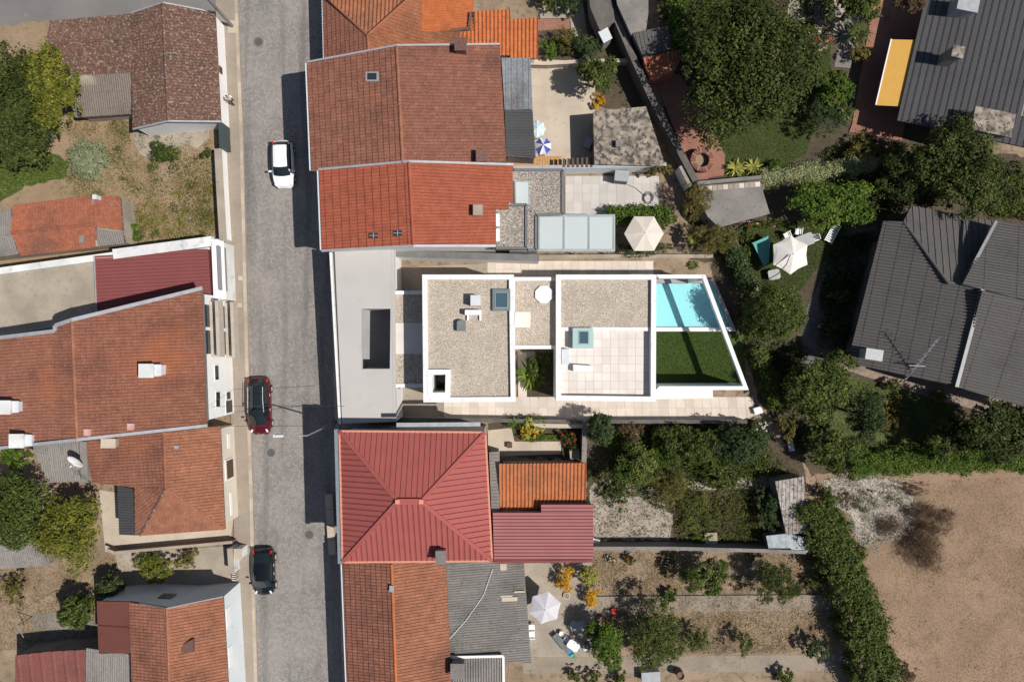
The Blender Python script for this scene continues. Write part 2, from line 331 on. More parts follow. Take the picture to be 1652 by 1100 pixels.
def inset(pts, d):
    """move each outline point d metres in (polygon in plan), keep z"""
    n = len(pts); A = sum(pts[i].x * pts[(i + 1) % n].y - pts[(i + 1) % n].x * pts[i].y for i in range(n)); s = 1 if A > 0 else -1
    out = []
    for i in range(n):
        p, a, b = pts[i], pts[i - 1], pts[(i + 1) % n]
        e1 = Vector((p.x - a.x, p.y - a.y)); e2 = Vector((b.x - p.x, b.y - p.y))
        if e1.length < 1e-5 or e2.length < 1e-5: out.append(p.copy()); continue
        e1.normalize(); e2.normalize()
        n1 = Vector((-e1.y, e1.x)) * s; n2 = Vector((-e2.y, e2.x)) * s; m = n1 + n2
        k = m.length
        if k < .2: m = n1; k = 1
        else: m = m / k; k = max(.35, m.dot(n1))
        q = m * (d / (k if k else 1)); out.append(Vector((p.x + q.x, p.y + q.y, p.z)))
    return out
def ragged(px, amp, seg=9):
    rg = random.Random(int(sum(p[0] for p in px))); out = []
    for (a, b) in zip(px, px[1:] + px[:1]):
        n = max(1, int(math.hypot(b[0] - a[0], b[1] - a[1]) / seg))
        for k in range(n): out.append((a[0] + (b[0] - a[0]) * k / n + rg.gauss(0, amp), a[1] + (b[1] - a[1]) * k / n + rg.gauss(0, amp)))
    return out
SOFT = ('soil', 'dry_grass', 'green_ground', 'dark_soil', 'white_gravel', 'rubble', 'lawn_base', 'field')
def patch(name, px, mat, z, parent=None):
    """flat sheet of the setting, pixel outline"""
    if mat in SOFT: px = ragged(px, 2.2)
    mb = MB(); mb.prism(WL(px, z), z - .25 if z > .05 else z - .03)
    o = mb.build(name, mat, parent)
    if not parent: o['kind'] = 'structure'
    return o
# 2D clip
def clip(poly, cl):
    out = poly; n = len(cl)
    for i in range(n):
        ax, ay = cl[i]; bx, by = cl[(i + 1) % n]; inp = out; out = []
        if not inp: return []
        ex, ey = bx - ax, by - ay
        for k in range(len(inp)):
            p, q = inp[k - 1], inp[k]
            dp = ex * (p[1] - ay) - ey * (p[0] - ax); dq = ex * (q[1] - ay) - ey * (q[0] - ax)
            if dq >= 0:
                if dp < 0: f = dp / (dp - dq); out.append((p[0] + (q[0] - p[0]) * f, p[1] + (q[1] - p[1]) * f))
                out.append(q)
            elif dp >= 0:
                f = dp / (dp - dq); out.append((p[0] + (q[0] - p[0]) * f, p[1] + (q[1] - p[1]) * f))
    return out
class Plane:
    def __init__(s, P, down=None):
        n = Vector((0, 0, 0))
        for i in range(len(P)): n += (P[i] - P[0]).cross(P[(i + 1) % len(P)] - P[0])
        n.normalize()
        if n.z < 0: n = -n
        if down is None:
            d = n * n.z - Vector((0, 0, 1))
        else: d = Vector(down); d = d - n * d.dot(n)
        s.n = n; s.d = d.normalized(); s.u = s.d.cross(n); s.o = n * P[0].dot(n)
        q = [((p - s.o).dot(s.u), (p - s.o).dot(s.d)) for p in P]
        a = sum(q[i][0] * q[(i + 1) % len(q)][1] - q[(i + 1) % len(q)][0] * q[i][1] for i in range(len(q)))
        s.q = q if a > 0 else q[::-1]
        s.a0 = min(p[0] for p in q); s.a1 = max(p[0] for p in q); s.b0 = min(p[1] for p in q); s.b1 = max(p[1] for p in q)
    def at(s, a, b, h=0): return s.o + s.u * a + s.d * b + s.n * h
    def inside(s, a, b):
        for i in range(len(s.q)):
            x, y = s.q[i]; X, Y = s.q[(i + 1) % len(s.q)]
            if (X - x) * (b - y) - (Y - y) * (a - x) < 0: return False
        return True
PROFILE = {'flat': [(0, .0), (.16, .05), (.3, .008), (.75, .008), (1, .0)],
           'barrel': [(0, 0), (.14, .06), (.34, .09), (.56, .06), (.7, .0), (.86, -.012), (1, 0)],
           'rib': [(0, 0), (.08, .045), (.25, .045), (.34, 0), (1, 0)],
           'groove': [(0, -.06), (.12, -.06), (.2, .03), (.55, .05), (.92, .03), (1, -.06)],
           'wave': [(0, 0), (.2, .05), (.4, .065), (.6, .03), (.8, 0), (1, 0)]}
def tile_roof(parent, P, mat, w=.235, e=.42, step=.06, prof='flat', down=None, name='roof_tiles', stuff=True, tv=.65, stagger=False):
    pl = Plane(P, down); pr = PROFILE[prof]; mb = MB(); off = .02
    rows = int((pl.b1 - pl.b0) / e) + 2; cols = int((pl.a1 - pl.a0) / w) + 3
    rg = random.Random(hash((round(P[0].x, 2), round(P[0].y, 2))) % 99999)
    for j in range(rows):
        b0 = (math.floor(pl.b0 / e) + j) * e; b1 = b0 + e
        sh = (j % 2) * w * .5 if stagger else 0
        for i in range(cols):
            a0 = (math.floor(pl.a0 / w) - 1 + i) * w + sh; t = min(1, max(0, .5 + (rg.gauss(0, .17)) * tv + (.4 * tv if rg.random() > .95 else 0))); dz = rg.uniform(0, .008)
            for k in range(len(pr) - 1):
                f0, h0 = pr[k]; f1, h1 = pr[k + 1]; x0 = a0 + f0 * w; x1 = a0 + f1 * w
                quad = [(x0, b0), (x1, b0), (x1, b1), (x0, b1)]
                if not all(pl.inside(*p) for p in quad): quad = clip(quad, pl.q)
                if len(quad) < 3: continue
                hh = lambda a, b: off + dz + h0 + (h1 - h0) * (a - x0) / (x1 - x0) + step * (b - b0) / e
                mb.face([pl.at(a, b, hh(a, b)) for a, b in quad], t)
                if step > .01:
                    m = max(p[1] for p in quad); lo = [p for p in quad if p[1] > m - 1e-4]
                    if len(lo) == 2:
                        l, r = sorted(lo); mb.face([pl.at(l[0], l[1], hh(*l)), pl.at(l[0], l[1], hh(*l) - step - .01), pl.at(r[0], r[1], hh(*r) - step - .01), pl.at(r[0], r[1], hh(*r))], t)
    o = mb.build(name, mat, parent)
    if stuff: o['kind'] = 'stuff'
    return o
def panel_roof(parent, P, mat, w=.5, rib=.035, down=None, name='roof_panel', th=.035):
    pl = Plane(P, down); a = pl.a0
    while a < pl.a1:
        q = clip([(a + .02, pl.b0 - 1), (a + w - .02, pl.b0 - 1), (a + w - .02, pl.b1 + 1), (a + .02, pl.b1 + 1)], pl.q)
        if len(q) >= 3:
            mb = MB(); t = random.random()
            mb.prism([pl.at(x, y, .02 + th) for x, y in q], [pl.at(x, y, .0) for x, y in q], t)
            q = clip([(a + .02, pl.b0 - 1), (a + .02 + rib, pl.b0 - 1), (a + .02 + rib, pl.b1 + 1), (a + .02, pl.b1 + 1)], pl.q)
            if len(q) >= 3: mb.prism([pl.at(x, y, .02 + th + .035) for x, y in q], [pl.at(x, y, .02 + th - .004) for x, y in q], t)
            mb.build(name, mat, parent)
        a += w
def slab(parent, P, mat, th=.12, name='roof'):
    mb = MB(); mb.prism(P, [Vector((p.x, p.y, p.z - th)) for p in P]); return mb.build(name, mat, parent)
def cap(parent, pts, mat, r=.11, name='ridge_cap', lift=.05):
    mb = MB(); mb.tube([p + Vector((0, 0, lift)) for p in pts], r, 8); return mb.build(name, mat, parent)
def strip(parent, pts, wid, hgt, mat, name, lift=0.0):
    """bar of rectangular section along a 3D polyline, base on the line"""
    mb = MB()
    for a, b in zip(pts[:-1], pts[1:]):
        d = (b - a); h = Vector((-d.y, d.x, 0)).normalized() * wid / 2; z = Vector((0, 0, lift)); zz = Vector((0, 0, lift + hgt))
        mb.prism([a + h + zz, b + h + zz, b - h + zz, a - h + zz], [a + h + z, b + h + z, b - h + z, a - h + z])
    return mb.build(name, mat, parent)
def walls(parent, out, mat, ins=.25, drop=.14, z0=-.05, name='wall'):
    P = inset(out, ins); mb = MB(); n = len(P)
    top = [Vector((p.x, p.y, p.z - drop)) for p in P]
    for i in range(n):
        j = (i + 1) % n
        mb.face([top[i], Vector((P[i].x, P[i].y, z0)), Vector((P[j].x, P[j].y, z0)), top[j]])
    mb.face(top)
    return mb.build(name, mat, parent), P
def facade(parent, name, mat, P0, P1, px0, py0, px1, py1, depth=.06, out=1, sub=None):
    """a box set on the vertical wall through P0-P1, located by two pixels seen on it"""
    d = Vector((P1.x - P0.x, P1.y - P0.y, 0)).normalized(); n = Vector((d.y, -d.x, 0)) * out
    a = on_plane(px0, py0, P0, n); b = on_plane(px1, py1, P0, n)
    s0, s1 = sorted(((a - P0).dot(d), (b - P0).dot(d))); z0, z1 = sorted((a.z, b.z))
    c = Vector((P0.x, P0.y, 0)) + d * (s0 + s1) / 2 + n * (depth / 2 - .02); c.z = (z0 + z1) / 2
    rm = Matrix((d, n, Vector((0, 0, 1)))).transposed()
    mb = MB(); mb.box(c, (s1 - s0, depth, z1 - z0), rm=rm); return mb.build(name, mat, parent)
def ctr(pts, z=0):
    v = sum((p for p in pts), Vector((0, 0, 0))) / len(pts); v.z = z; return v
def house(name, label, planes, outline, wallmat, cat='house', group=None, ins=.25):
    """planes: list of (pts, kind, mat, kwargs); outline: eaves and gable points (px, py, z)"""
    O = WL(outline); root = thing(name, label, cat, ctr(O), group)
    w, P = walls(root, O, wallmat, ins)
    for pts, kind, mat, kw in planes:
        Q = WL(pts)
        if len(Q) > 3:                                        # level the points into one true plane along their sight lines
            m = ctr(Q); m.z = sum(q.z for q in Q) / len(Q); nn = Vector((0, 0, 0))
            for i_ in range(len(Q)): nn += (Q[i_] - m).cross(Q[(i_ + 1) % len(Q)] - m)
            nn.normalize(); Q = [on_plane(p[0], p[1], m, nn) for p in pts]
        base = kw.pop('base', None)
        if kind == 'tile':
            dk = [q - Vector((0, 0, .085)) for q in Q]; cells = kw.pop('cells', None); slab(root, dk, base or 'tile_brown', .08, 'roof_deck')
            for cell in (cells or [range(len(Q))]): tile_roof(root, [Q[i_] for i_ in cell], mat, **kw)
        elif kind == 'panel': slab(root, Q, base or 'red_metal_base', .1, 'roof_deck'); panel_roof(root, Q, mat, **kw)
    return root, P
def chimney(parent, px, py, z, top, sx, sy, mat, rz=0, capmat=None, name='chimney'):
    p = W(px, py, top); mb = MB(); mb.box((p.x, p.y, (z + top) / 2), (sx, sy, top - z), rz); ch = mb.build(name, mat, parent)
    mb = MB(); mb.box((p.x, p.y, top + .03), (sx * 1.16, sy * 1.16, .07), rz); mb.build('chimney_cap', capmat or mat, ch)
    return ch
# ================================================================== THE SETTING
g = MB(); g.face([(-220, -220, -.02), (220, -220, -.02), (220, 220, -.02), (-220, 220, -.02)])
o = g.build('ground', 'soil'); o['kind'] = 'structure'
kerbL = [(381, -150), (384, 0), (392, 200), (397, 400), (402, 600), (408, 780), (413, 1000), (416, 1100), (420, 1260)]
kerbR = [(519, -150), (522, 0), (526, 200), (532, 400), (538, 600), (545, 780), (550, 1000), (553, 1100), (557, 1260)]
patch('road', kerbL + kerbR[::-1], 'cobble', .004)
def kerbed(name, edge, other, mat, side):
    patch(name, edge + other[::-1], mat, .12)
    root = bpy.data.objects.new('kerb', None); C.objects.link(root); root.location = W(*edge[3]); ORG[root.name] = Vector(root.location); root['kind'] = 'structure'
    for (a, b) in zip(edge[:-1], edge[1:]):                     # kerb stones one by one
        A = W(*a); B = W(*b); L = (B - A).length; n = max(1, int(L / 1.05)); d = (B - A).normalized(); q = Vector((-d.y, d.x, 0)) * side
        if abs(A.y) > 31 and abs(B.y) > 31: n = 1
        for i in range(n):
            s0 = A + d * (L * i / n + .008) + q * .0; s1 = A + d * (L * (i + 1) / n - .008); w = .26
            mb = MB(); z = .128 + random.uniform(0, .006)
            mb.prism([Vector((p.x, p.y, z)) for p in (s0, s1, s1 + q * w, s0 + q * w)], -.02, random.random()); mb.build('kerb_stone', 'beige_kerb', root)
M_rough('beige_kerb', (.43, .36, .28), (.36, .30, .235), (.24, .2, .16), 1.0, 5, (.58, .75), .2, tint=.15)
kerbed('pavement', kerbL, [(338, -150), (347, 0), (360, 200), (364, 400), (370, 600), (376, 780), (380, 1000), (382, 1100), (386, 1260)], 'pavement_tiles', -1)
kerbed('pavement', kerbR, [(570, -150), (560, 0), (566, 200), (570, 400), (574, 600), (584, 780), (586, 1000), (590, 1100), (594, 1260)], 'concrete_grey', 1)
patch('lane', [(-120, -60), (381, -60), (384, 0), (384, 6), (345, 22), (215, 24), (80, 38), (0, 58), (-120, 72)], 'asphalt', .006)
patch('lane_verge', [(-120, 56), (0, 44), (82, 33), (82, 60), (0, 62), (-120, 90)], 'dry_grass', .012)
# gardens west of the street
patch('weedy_garden', [(-120, 60), (80, 40), (120, 190), (210, 190), (350, 200), (352, 388), (0, 435), (-120, 450)], 'dry_grass', .004)
patch('grass_patch', [(-80, 250), (60, 238), (112, 262), (108, 285), (40, 300), (0, 325), (-80, 330)], 'green_ground', .012)
patch('concrete_slab', [(214, 212), (335, 202), (338, 222), (318, 240), (300, 232), (262, 262), (226, 250), (216, 228)], 'concrete', .02)
patch('yard', [(160, 790), (170, 890), (370, 876), (375, 850), (380, 800), (230, 800)], 'concrete_pale', .02)
patch('garden_soil', [(-120, 905), (190, 880), (385, 872), (385, 960), (230, 980), (230, 1300), (-120, 1300)], 'soil', .008)
patch('garden_path', [(185, 893), (375, 880), (380, 950), (230, 962), (195, 935)], 'concrete', .016)
patch('cracked_slab', [(45, 995), (95, 985), (150, 1000), (155, 1028), (60, 1025)], 'concrete_grey', .02)
# gardens east of the street
patch('back_yard', [(848, 95), (960, 100), (960, 175), (957, 268), (850, 268)], 'concrete_pale', .02)
patch('planting_bed', [(868, 20), (945, 0), (1000, 60), (1062, 180), (960, 172), (957, 105), (868, 98)], 'dark_soil', .012)
patch('brick_path', [(868, 31), (919, 31), (919, 47), (868, 50)], 'terracotta_paving', .03)
patch('concrete_apron', [(870, 15), (940, 4), (948, 58), (922, 60), (920, 30), (872, 30)], 'concrete', .022)
patch('patio_path', [(1050, 105), (1098, 122), (1160, 230), (1170, 250), (1168, 283), (1120, 290), (1112, 270), (1052, 118)], 'terracotta_paving', .04)
patch('shrubbery', [(1060, -60), (1500, -60), (1500, 240), (1700, 260), (1700, 740), (1310, 765), (1215, 600), (1110, 400), (1112, 292), (1072, 180)], 'dark_soil', .004)
patch('lawn', [(1170, 40), (1340, 60), (1340, 130), (1300, 250), (1228, 285), (1172, 285), (1165, 240), (1130, 150)], 'lawn_base', .014)
patch('stone_path', [(1346, 108), (1372, 110), (1392, 20), (1364, 15)], 'concrete_grey', .03)
patch('paved_corner', [(1280, -40), (1364, -40), (1364, 40), (1350, 60), (1318, 38), (1268, 36)], 'concrete', .024)
patch('terracotta_terrace', [(1420, -60), (1500, -60), (1500, 0), (1460, 200), (1455, 228), (1370, 213), (1375, 200)], 'terracotta_paving', .10)
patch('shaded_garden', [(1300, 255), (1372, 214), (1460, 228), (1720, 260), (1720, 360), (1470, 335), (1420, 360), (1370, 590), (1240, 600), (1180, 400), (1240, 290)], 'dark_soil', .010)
patch('parasol_lawn', [(1182, 372), (1240, 355), (1300, 360), (1375, 360), (1330, 420), (1290, 470), (1240, 490), (1205, 470)], 'lawn_base', .02)
patch('paved_walk', [(1375, 370), (1418, 365), (1370, 560), (1362, 590), (1290, 590), (1300, 500), (1340, 420)], 'shaded_paving', .026)
patch('checker_path', [(1362, 586), (1372, 580), (1700, 655), (1700, 690), (1530, 650), (1440, 622), (1362, 596)], 'checker_paving', .05)
patch('hedge_lawn', [(1360, 600), (1440, 625), (1540, 650), (1540, 745), (1380, 760), (1330, 700)], 'green_ground', .016)
patch('dirt_path', [(1142, 415), (1160, 412), (1210, 530), (1250, 640), (1290, 700), (1300, 780), (1280, 780), (1262, 700), (1225, 640)], 'dark_soil', .02)
patch('field', [(1310, 765), (1420, 755), (1800, 748), (1800, 1300), (1450, 1300), (1420, 1080), (1360, 880)], 'field', .012)
patch('gravel_heap', [(1330, 775), (1400, 764), (1440, 775), (1472, 800), (1478, 840), (1450, 862), (1405, 875), (1380, 868), (1372, 830), (1330, 800)], 'white_gravel', .03)
patch('overgrown_garden', [(945, 680), (1225, 676), (1290, 760), (1310, 880), (957, 884), (945, 800)], 'dark_soil', .008)
patch('rubble_yard', [(950, 785), (985, 772), (1060, 790), (1082, 820), (1082, 870), (955, 872)], 'rubble', .024)
patch('shed_path', [(1100, 772), (1250, 768), (1252, 786), (1100, 792)], 'concrete', .022)
patch('front_bed', [(790, 682), (945, 682), (945, 745), (800, 735), (786, 720)], 'dark_soil', .008)
patch('bed_slab', [(787, 694), (825, 690), (830, 712), (905, 712), (905, 732), (800, 736), (788, 735)], 'concrete_pale', .02)
patch('dry_plot', [(950, 886), (1310, 886), (1400, 1060), (1400, 1300), (820, 1300), (820, 1060), (950, 960)], 'soil', .010)
patch('court', [(840, 905), (955, 905), (960, 1065), (840, 1068)], 'concrete', .02)
patch('plot_path', [(955, 964), (1330, 961), (1334, 984), (955, 988)], 'concrete_mid', .03)
patch('plot_path', [(840, 1060), (1060, 1058), (1372, 1055), (1376, 1080), (1060, 1086), (845, 1086)], 'concrete_mid', .03)
# surroundings of the new house: earth strips and stone paths laid slab by slab
def paved(name, quad, nx, ny, z, mat='stone_paver', piece='paver', gap=.012, parent=None, skip=None):
    A, B, Cc, D = WL(quad, z)                                  # A-B along, D-C opposite
    base = MB(); base.prism([Vector((p.x, p.y, z - .012)) for p in (A, B, Cc, D)], z - .2); 
    root = base.build(name, 'beige_ledge', parent)
    if not parent: root['kind'] = 'structure'
    for i in range(nx):
        for j in range(ny):
            if skip and skip(i, j): continue
            f = lambda u, v: (A * (1 - u) + B * u) * (1 - v) + (D * (1 - u) + Cc * u) * v
            gu = gap / max(.1, (B - A).length); gv = gap / max(.1, (D - A).length)
            q = [f(i / nx + gu, j / ny + gv), f((i + 1) / nx - gu, j / ny + gv), f((i + 1) / nx - gu, (j + 1) / ny - gv), f(i / nx + gu, (j + 1) / ny - gv)]
            dz = random.uniform(-.003, .004)
            mb = MB(); mb.prism([Vector((p.x, p.y, z + dz)) for p in q], z - .06, random.random()); mb.build(piece, mat, root)
    return root
patch('side_strip', [(640, 412), (870, 412), (1060, 418), (1145, 420), (1150, 450), (640, 470)], 'soil', .012)
paved('north_path', [(786, 421), (1054, 421), (1054, 447), (786, 447)], 20, 2, .06)
patch('side_slab', [(640, 432), (786, 425), (786, 475), (640, 475)], 'concrete', .03)
paved('south_path', [(716, 640), (1215, 640), (1219, 676), (716, 674)], 36, 2, .06)
patch('side_slab', [(640, 612), (716, 612), (716, 676), (640, 676)], 'concrete', .03)
# ================================================================== BUILDINGS WEST OF THE STREET
K = lambda **k: k
# long shed with half tiled, half sheeted roof
h, P = house('shed', 'long low shed with brown tiled roof and grey sheeting behind leafy tree', [
    ([(82, 35, 2.3), (212, 24, 2.3), (212, 63, 2.95), (73, 73, 2.95)], 'tile', 'tile_brown', K(e=.36)),
    ([(73, 73, 2.95), (212, 63, 2.95), (212, 117, 2.3), (105, 123, 2.3)], 'tile', 'tile_brown', K(e=.36)),
    ([(104, 123, 2.24), (212, 117, 2.24), (212, 184, 1.9), (122, 190, 1.9)], 'tile', 'corrugated_brown', K(w=.17, e=1.25, step=.02, prof='wave', tv=.5))],
    [(82, 35, 2.3), (212, 24, 2.3), (212, 63, 2.95), (212, 184, 1.9), (122, 190, 1.9), (73, 73, 2.95)], 'concrete', 'shed')
cap(h, WL([(73, 73, 2.95), (212, 63, 2.95)]), 'tile_brown')
# lichen-covered gable house at the lane corner
h, P = house('cottage', 'gable cottage with lichen-speckled brown tiles at the lane corner', [
    ([(212, 24, 2.3), (263, 6, 3.2), (272, 195, 3.2), (215, 208, 2.3)], 'tile', 'tile_brown', K(e=.37)),
    ([(263, 6, 3.2), (347, 22, 2.0), (356, 196, 2.0), (272, 195, 3.2)], 'tile', 'tile_brown', K(e=.37))],
    [(212, 24, 2.3), (263, 6, 3.2), (347, 22, 2.0), (356, 196, 2.0), (272, 195, 3.2), (215, 208, 2.3)], 'white_wall', ins=.1)
cap(h, WL([(263, 6, 3.2), (272, 195, 3.2)]), 'tile_brown')
strip(h, WL([(215, 209, 2.3), (272, 196, 3.2), (357, 197, 2.0)]), .12, .1, 'flashing', 'verge_flashing')
strip(h, WL([(212, 22, 2.3), (263, 5, 3.2), (348, 21, 2.0)]), .1, .08, 'flashing', 'verge_flashing')
facade(h, 'door', 'brown_door', P[2], P[3], 353, 106, 358, 121, .08, -1)
# tiled shed in the weedy garden
h, P = house('garden_shed', 'small shed with patched red tile roof among the weeds', [
    ([(22, 331, 1.9), (150, 316, 1.9), (153, 362, 2.5), (18, 376, 2.5)], 'tile', 'tile_shed', K(e=.36)),
    ([(18, 376, 2.5), (153, 362, 2.5), (161, 398, 1.9), (35, 413, 1.9)], 'tile', 'tile_shed', K(e=.36)),
    ([(150, 316, 2.0), (194, 317, 2.0), (198, 372, 2.55), (154, 366, 2.55)], 'tile', 'tile_shed', K(e=.36)),
    ([(155, 372, 2.5), (198, 374, 2.5), (202, 393, 2.0), (160, 397, 2.0)], 'tile', 'corrugated', K(w=.17, e=1.2, step=.02, prof='wave', tv=.5)),
    ([(-40, 346, 1.9), (19, 338, 1.9), (20, 378, 2.3), (-40, 385, 2.3)], 'tile', 'corrugated', K(w=.17, e=1.2, step=.02, prof='wave', tv=.5)),
    ([(-40, 385, 2.3), (20, 378, 2.3), (31, 410, 1.9), (-40, 420, 1.9)], 'tile', 'corrugated', K(w=.17, e=1.2, step=.02, prof='wave', tv=.5))],
    [(-40, 346, 1.9), (19, 338, 1.9), (22, 331, 1.9), (150, 316, 1.9), (194, 317, 2.0), (198, 372, 2.5), (202, 393, 1.95), (160, 398, 1.9), (-40, 420, 1.9)], 'concrete', 'shed', ins=.12)
cap(h, WL([(18, 376, 2.5), (153, 362, 2.5)]), 'tile_shed'); strip(h, WL([(151, 316, 2.0), (158, 398, 2.0)]), .16, .14, 'concrete', 'party_wall')
chimney(h, 153, 318, 1.8, 2.7, .28, .3, 'ac_grey'); chimney(h, 132, 386, 2.0, 2.32, .35, .5, 'corrugated', name='roof_patch')
# garage building with parapet, concrete roof and maroon sheet roof
root = thing('garage', 'white walled garage with concrete roof and maroon sheet roof', 'garage', W(170, 460))
O = WL([(-120, 447, 3.0), (0, 432, 3.0), (340, 383, 3.0), (352, 388, 3.0), (356, 482, 3.0), (320, 490, 3.0), (120, 520, 3.0), (-120, 556, 3.0)])
mb = MB(); mb.prism([Vector((p.x, p.y, 2.55)) for p in O], -.05); mb.build('wall', 'white_stained', root)
mb = MB(); mb.prism(WL([(-120, 458, 2.6), (152, 420, 2.6), (157, 515, 2.6), (-120, 556, 2.6)]), 2.5); mb.build('concrete_roof', 'concrete', root)
def parapet(parent, px, z, zb, wid, mat='white_new', name='parapet'):
    return strip(parent, [Vector((p.x, p.y, zb)) for p in WL([q + (z,) if len(q) == 2 else q for q in px])], wid, z - zb, mat, name)
parapet(root, [(-120, 452), (0, 437), (182, 412)], 3.0, 2.5, .5, 'white_stained'); parapet(root, [(182, 410), (341, 389)], 3.1, 2.5, .75, 'white_stained')
parapet(root, [(346, 386), (350, 482)], 3.1, 2.5, .5, 'white_wall')
Q = WL([(154, 413, 3.0), (336, 402, 3.0), (341, 484, 2.8), (157, 512, 2.8)])
slab(root, Q, 'red_metal_base', .4, 'roof_deck'); panel_roof(root, Q, 'maroon_metal', w=.26, rib=.035, down=(1, .05, 0))
strip(root, WL([(153, 413, 3.0), (157, 512, 2.8)]), .08, .1, 'flashing', 'edge_flashing')
Pa, Pb = O[3].copy(), O[4].copy()
facade(root, 'garage_door', 'garage_grey', Pa, Pb, 350, 396, 366, 470, .09, -1)
strip(root, [Vector((Pa.x + .12, Pa.y, 2.6)), Vector((Pb.x + .12, Pb.y, 2.6))], .3, .12, 'white_wall', 'cornice')
# big tiled house with balconies
h, P = house('house', 'big two-storey house with broad brown-red tile roof and street balconies', [
    ([(117, 517, 7.0), (326, 466, 5.6), (334, 684, 5.6), (125, 708, 7.0)], 'tile', 'tile_red', K(e=.37)),
    ([(88, 527, 6.6), (117, 517, 7.0), (125, 708, 7.0), (90, 712, 6.5)], 'tile', 'tile_red', K(e=.37)),
    ([(-130, 562, 4.7), (88, 535, 6.58), (90, 712, 6.5), (-130, 735, 4.6)], 'tile', 'tile_red', K(e=.37))],
    [(-130, 562, 4.7), (88, 535, 6.55), (88, 526, 6.6), (117, 517, 7.0), (326, 466, 5.6), (334, 684, 5.6), (125, 708, 7.0), (-130, 735, 4.6)], 'white_wall')
cap(h, WL([(117, 517, 7.0), (125, 708, 7.0)]), 'tile_rust', .12)
strip(h, WL([(-130, 560, 4.8), (89, 534, 6.65), (90, 525, 6.7), (117, 516, 7.08), (327, 465, 5.7)]), .26, .1, 'flashing', 'edge_flashing')
strip(h, WL([(-130, 736, 4.7), (125, 709, 7.05), (335, 686, 5.7)]), .22, .1, 'flashing', 'edge_flashing')
E0, E1 = P[4], P[5]
d = Vector((E1.x - E0.x, E1.y - E0.y, 0)).normalized(); nrm = Vector((-d.y, d.x, 0))
if nrm.x < 0: nrm = -nrm
sgn = 1 if Vector((d.y, -d.x, 0)).x > 0 else -1
for (a, b, pj) in (((331, 486), (342, 576), .55), ((347, 487), (370, 577), .55)):      # two balconies with parapets
    n = Vector((d.y, -d.x, 0)) * sgn
    A = on_plane(a[0], a[1], E0, n); B = on_plane(b[0], b[1], E0, n)
    z = 4.05 if a[0] < 340 else 1.35
    A.z = B.z = z
    bal = MB(); bal.prism([A, B, B + nrm * 1.0, A + nrm * 1.0], z - .15); bl = bal.build('balcony', 'beige_ledge', h)
    q = MB(); A2, B2 = A + nrm * .95, B + nrm * .95
    q.prism([Vector((p.x, p.y, z + .85)) for p in (A2 - nrm * .12, B2 - nrm * .12, B2 + nrm * .12, A2 + nrm * .12)], z - .02); q.build('balcony_parapet', 'beige_ledge', bl)
    for (u, v) in ((.06, .46), (.52, .94)):
        r = MB(); c0 = A.lerp(B, u); c1 = A.lerp(B, v)
        r.prism([Vector((p.x, p.y, z + (1.1 if z > 3 else 2.0))) for p in (c0, c1, c1 + nrm * .05, c0 + nrm * .05)], z + .02); r.build('balcony_door', 'window_glass', bl)
for w in ((346, 590, 352, 612), (348, 633, 354, 643), (348, 645, 354, 655), (365, 633, 371, 643), (364, 647, 374, 664)):
    wn = facade(h, 'window', 'white_paint', E0, E1, w[0] - 1, w[1] - 2, w[2] + 1, w[3] + 2, .05, sgn); facade(wn, 'pane', 'window_glass', E0, E1, *w, .08, sgn)
strip(h, [Vector((p.x, p.y, 5.5)) for p in (E0 + nrm * .3, E1 + nrm * .3)], .12, .08, 'dark_flashing', 'gutter')
for (x, y, top, z) in ((236, 598, 7.1, 6.0), (6, 657, 6.9, 5.5), (27, 711, 6.9, 5.6)):
    chimney(h, x, y, z, top, .9, .85, 'white_stained'); chimney(h, x + 17, y - 1, z, top - .35, .6, .7, 'ac_grey', name='chimney_cowl')
for (x, y, z) in ((141, 697, 6.9), (211, 688, 6.45)): chimney(h, x, y, z - .3, z + .12, .4, .4, 'pink_vent', name='vent')
# hip-roofed cream house
h, P = house('house', 'low cream house with rust-red hipped tile roof and brown door', [
    ([(265, 697, 4.6), (355, 688, 3.2), (363, 853, 3.2), (268, 787, 4.6)], 'tile', 'tile_rust', K(e=.36)),
    ([(268, 787, 4.6), (363, 853, 3.2), (227, 863, 3.2)], 'tile', 'tile_rust', K(e=.36)),
    ([(138, 711, 2.9), (265, 697, 4.6), (268, 787, 4.6), (219, 786, 3.9), (150, 778, 2.9)], 'tile', 'tile_red', K(e=.36)),
    ([(218, 786, 3.85), (268, 787, 4.6), (227, 863, 3.2), (219, 862, 3.1)], 'tile', 'tile_red', K(e=.36)),
    ([(190, 783, 3.0), (219, 788, 3.2), (221, 863, 3.0), (193, 862, 2.8)], 'tile', 'corrugated_dark', K(w=.2, e=1.5, step=.01, prof='wave', tv=.4, down=(-1, 0, 0)))],
    [(138, 711, 2.9), (265, 697, 4.5), (355, 688, 3.2), (363, 853, 3.2), (227, 863, 3.1), (193, 862, 2.8), (190, 785, 2.9), (150, 778, 2.9)], 'cream_wall', ins=.22)
cap(h, WL([(265, 697, 4.6), (268, 787, 4.6)]), 'tile_rust'); cap(h, WL([(268, 787, 4.6), (363, 853, 3.2)]), 'tile_rust', .09); cap(h, WL([(268, 787, 4.6), (227, 863, 3.2)]), 'tile_brown', .1)
dr = facade(h, 'door', 'cream_canvas', P[2], P[3], 362, 742, 376, 770, .08, -1); facade(dr, 'door_leaf', 'brown_door', P[2], P[3], 364, 744, 375, 768, .13, -1)
for w in ((366, 700, 371, 722), (370, 795, 375, 830)): facade(h, 'shutter', 'white_paint', P[2], P[3], *w, .05, -1)
chimney(h, 175, 715, 3.2, 4.2, .95, .6, 'concrete', capmat='concrete_pale'); chimney(h, 285, 721, 4.0, 4.4, .28, .22, 'glass_frame', name='vent')
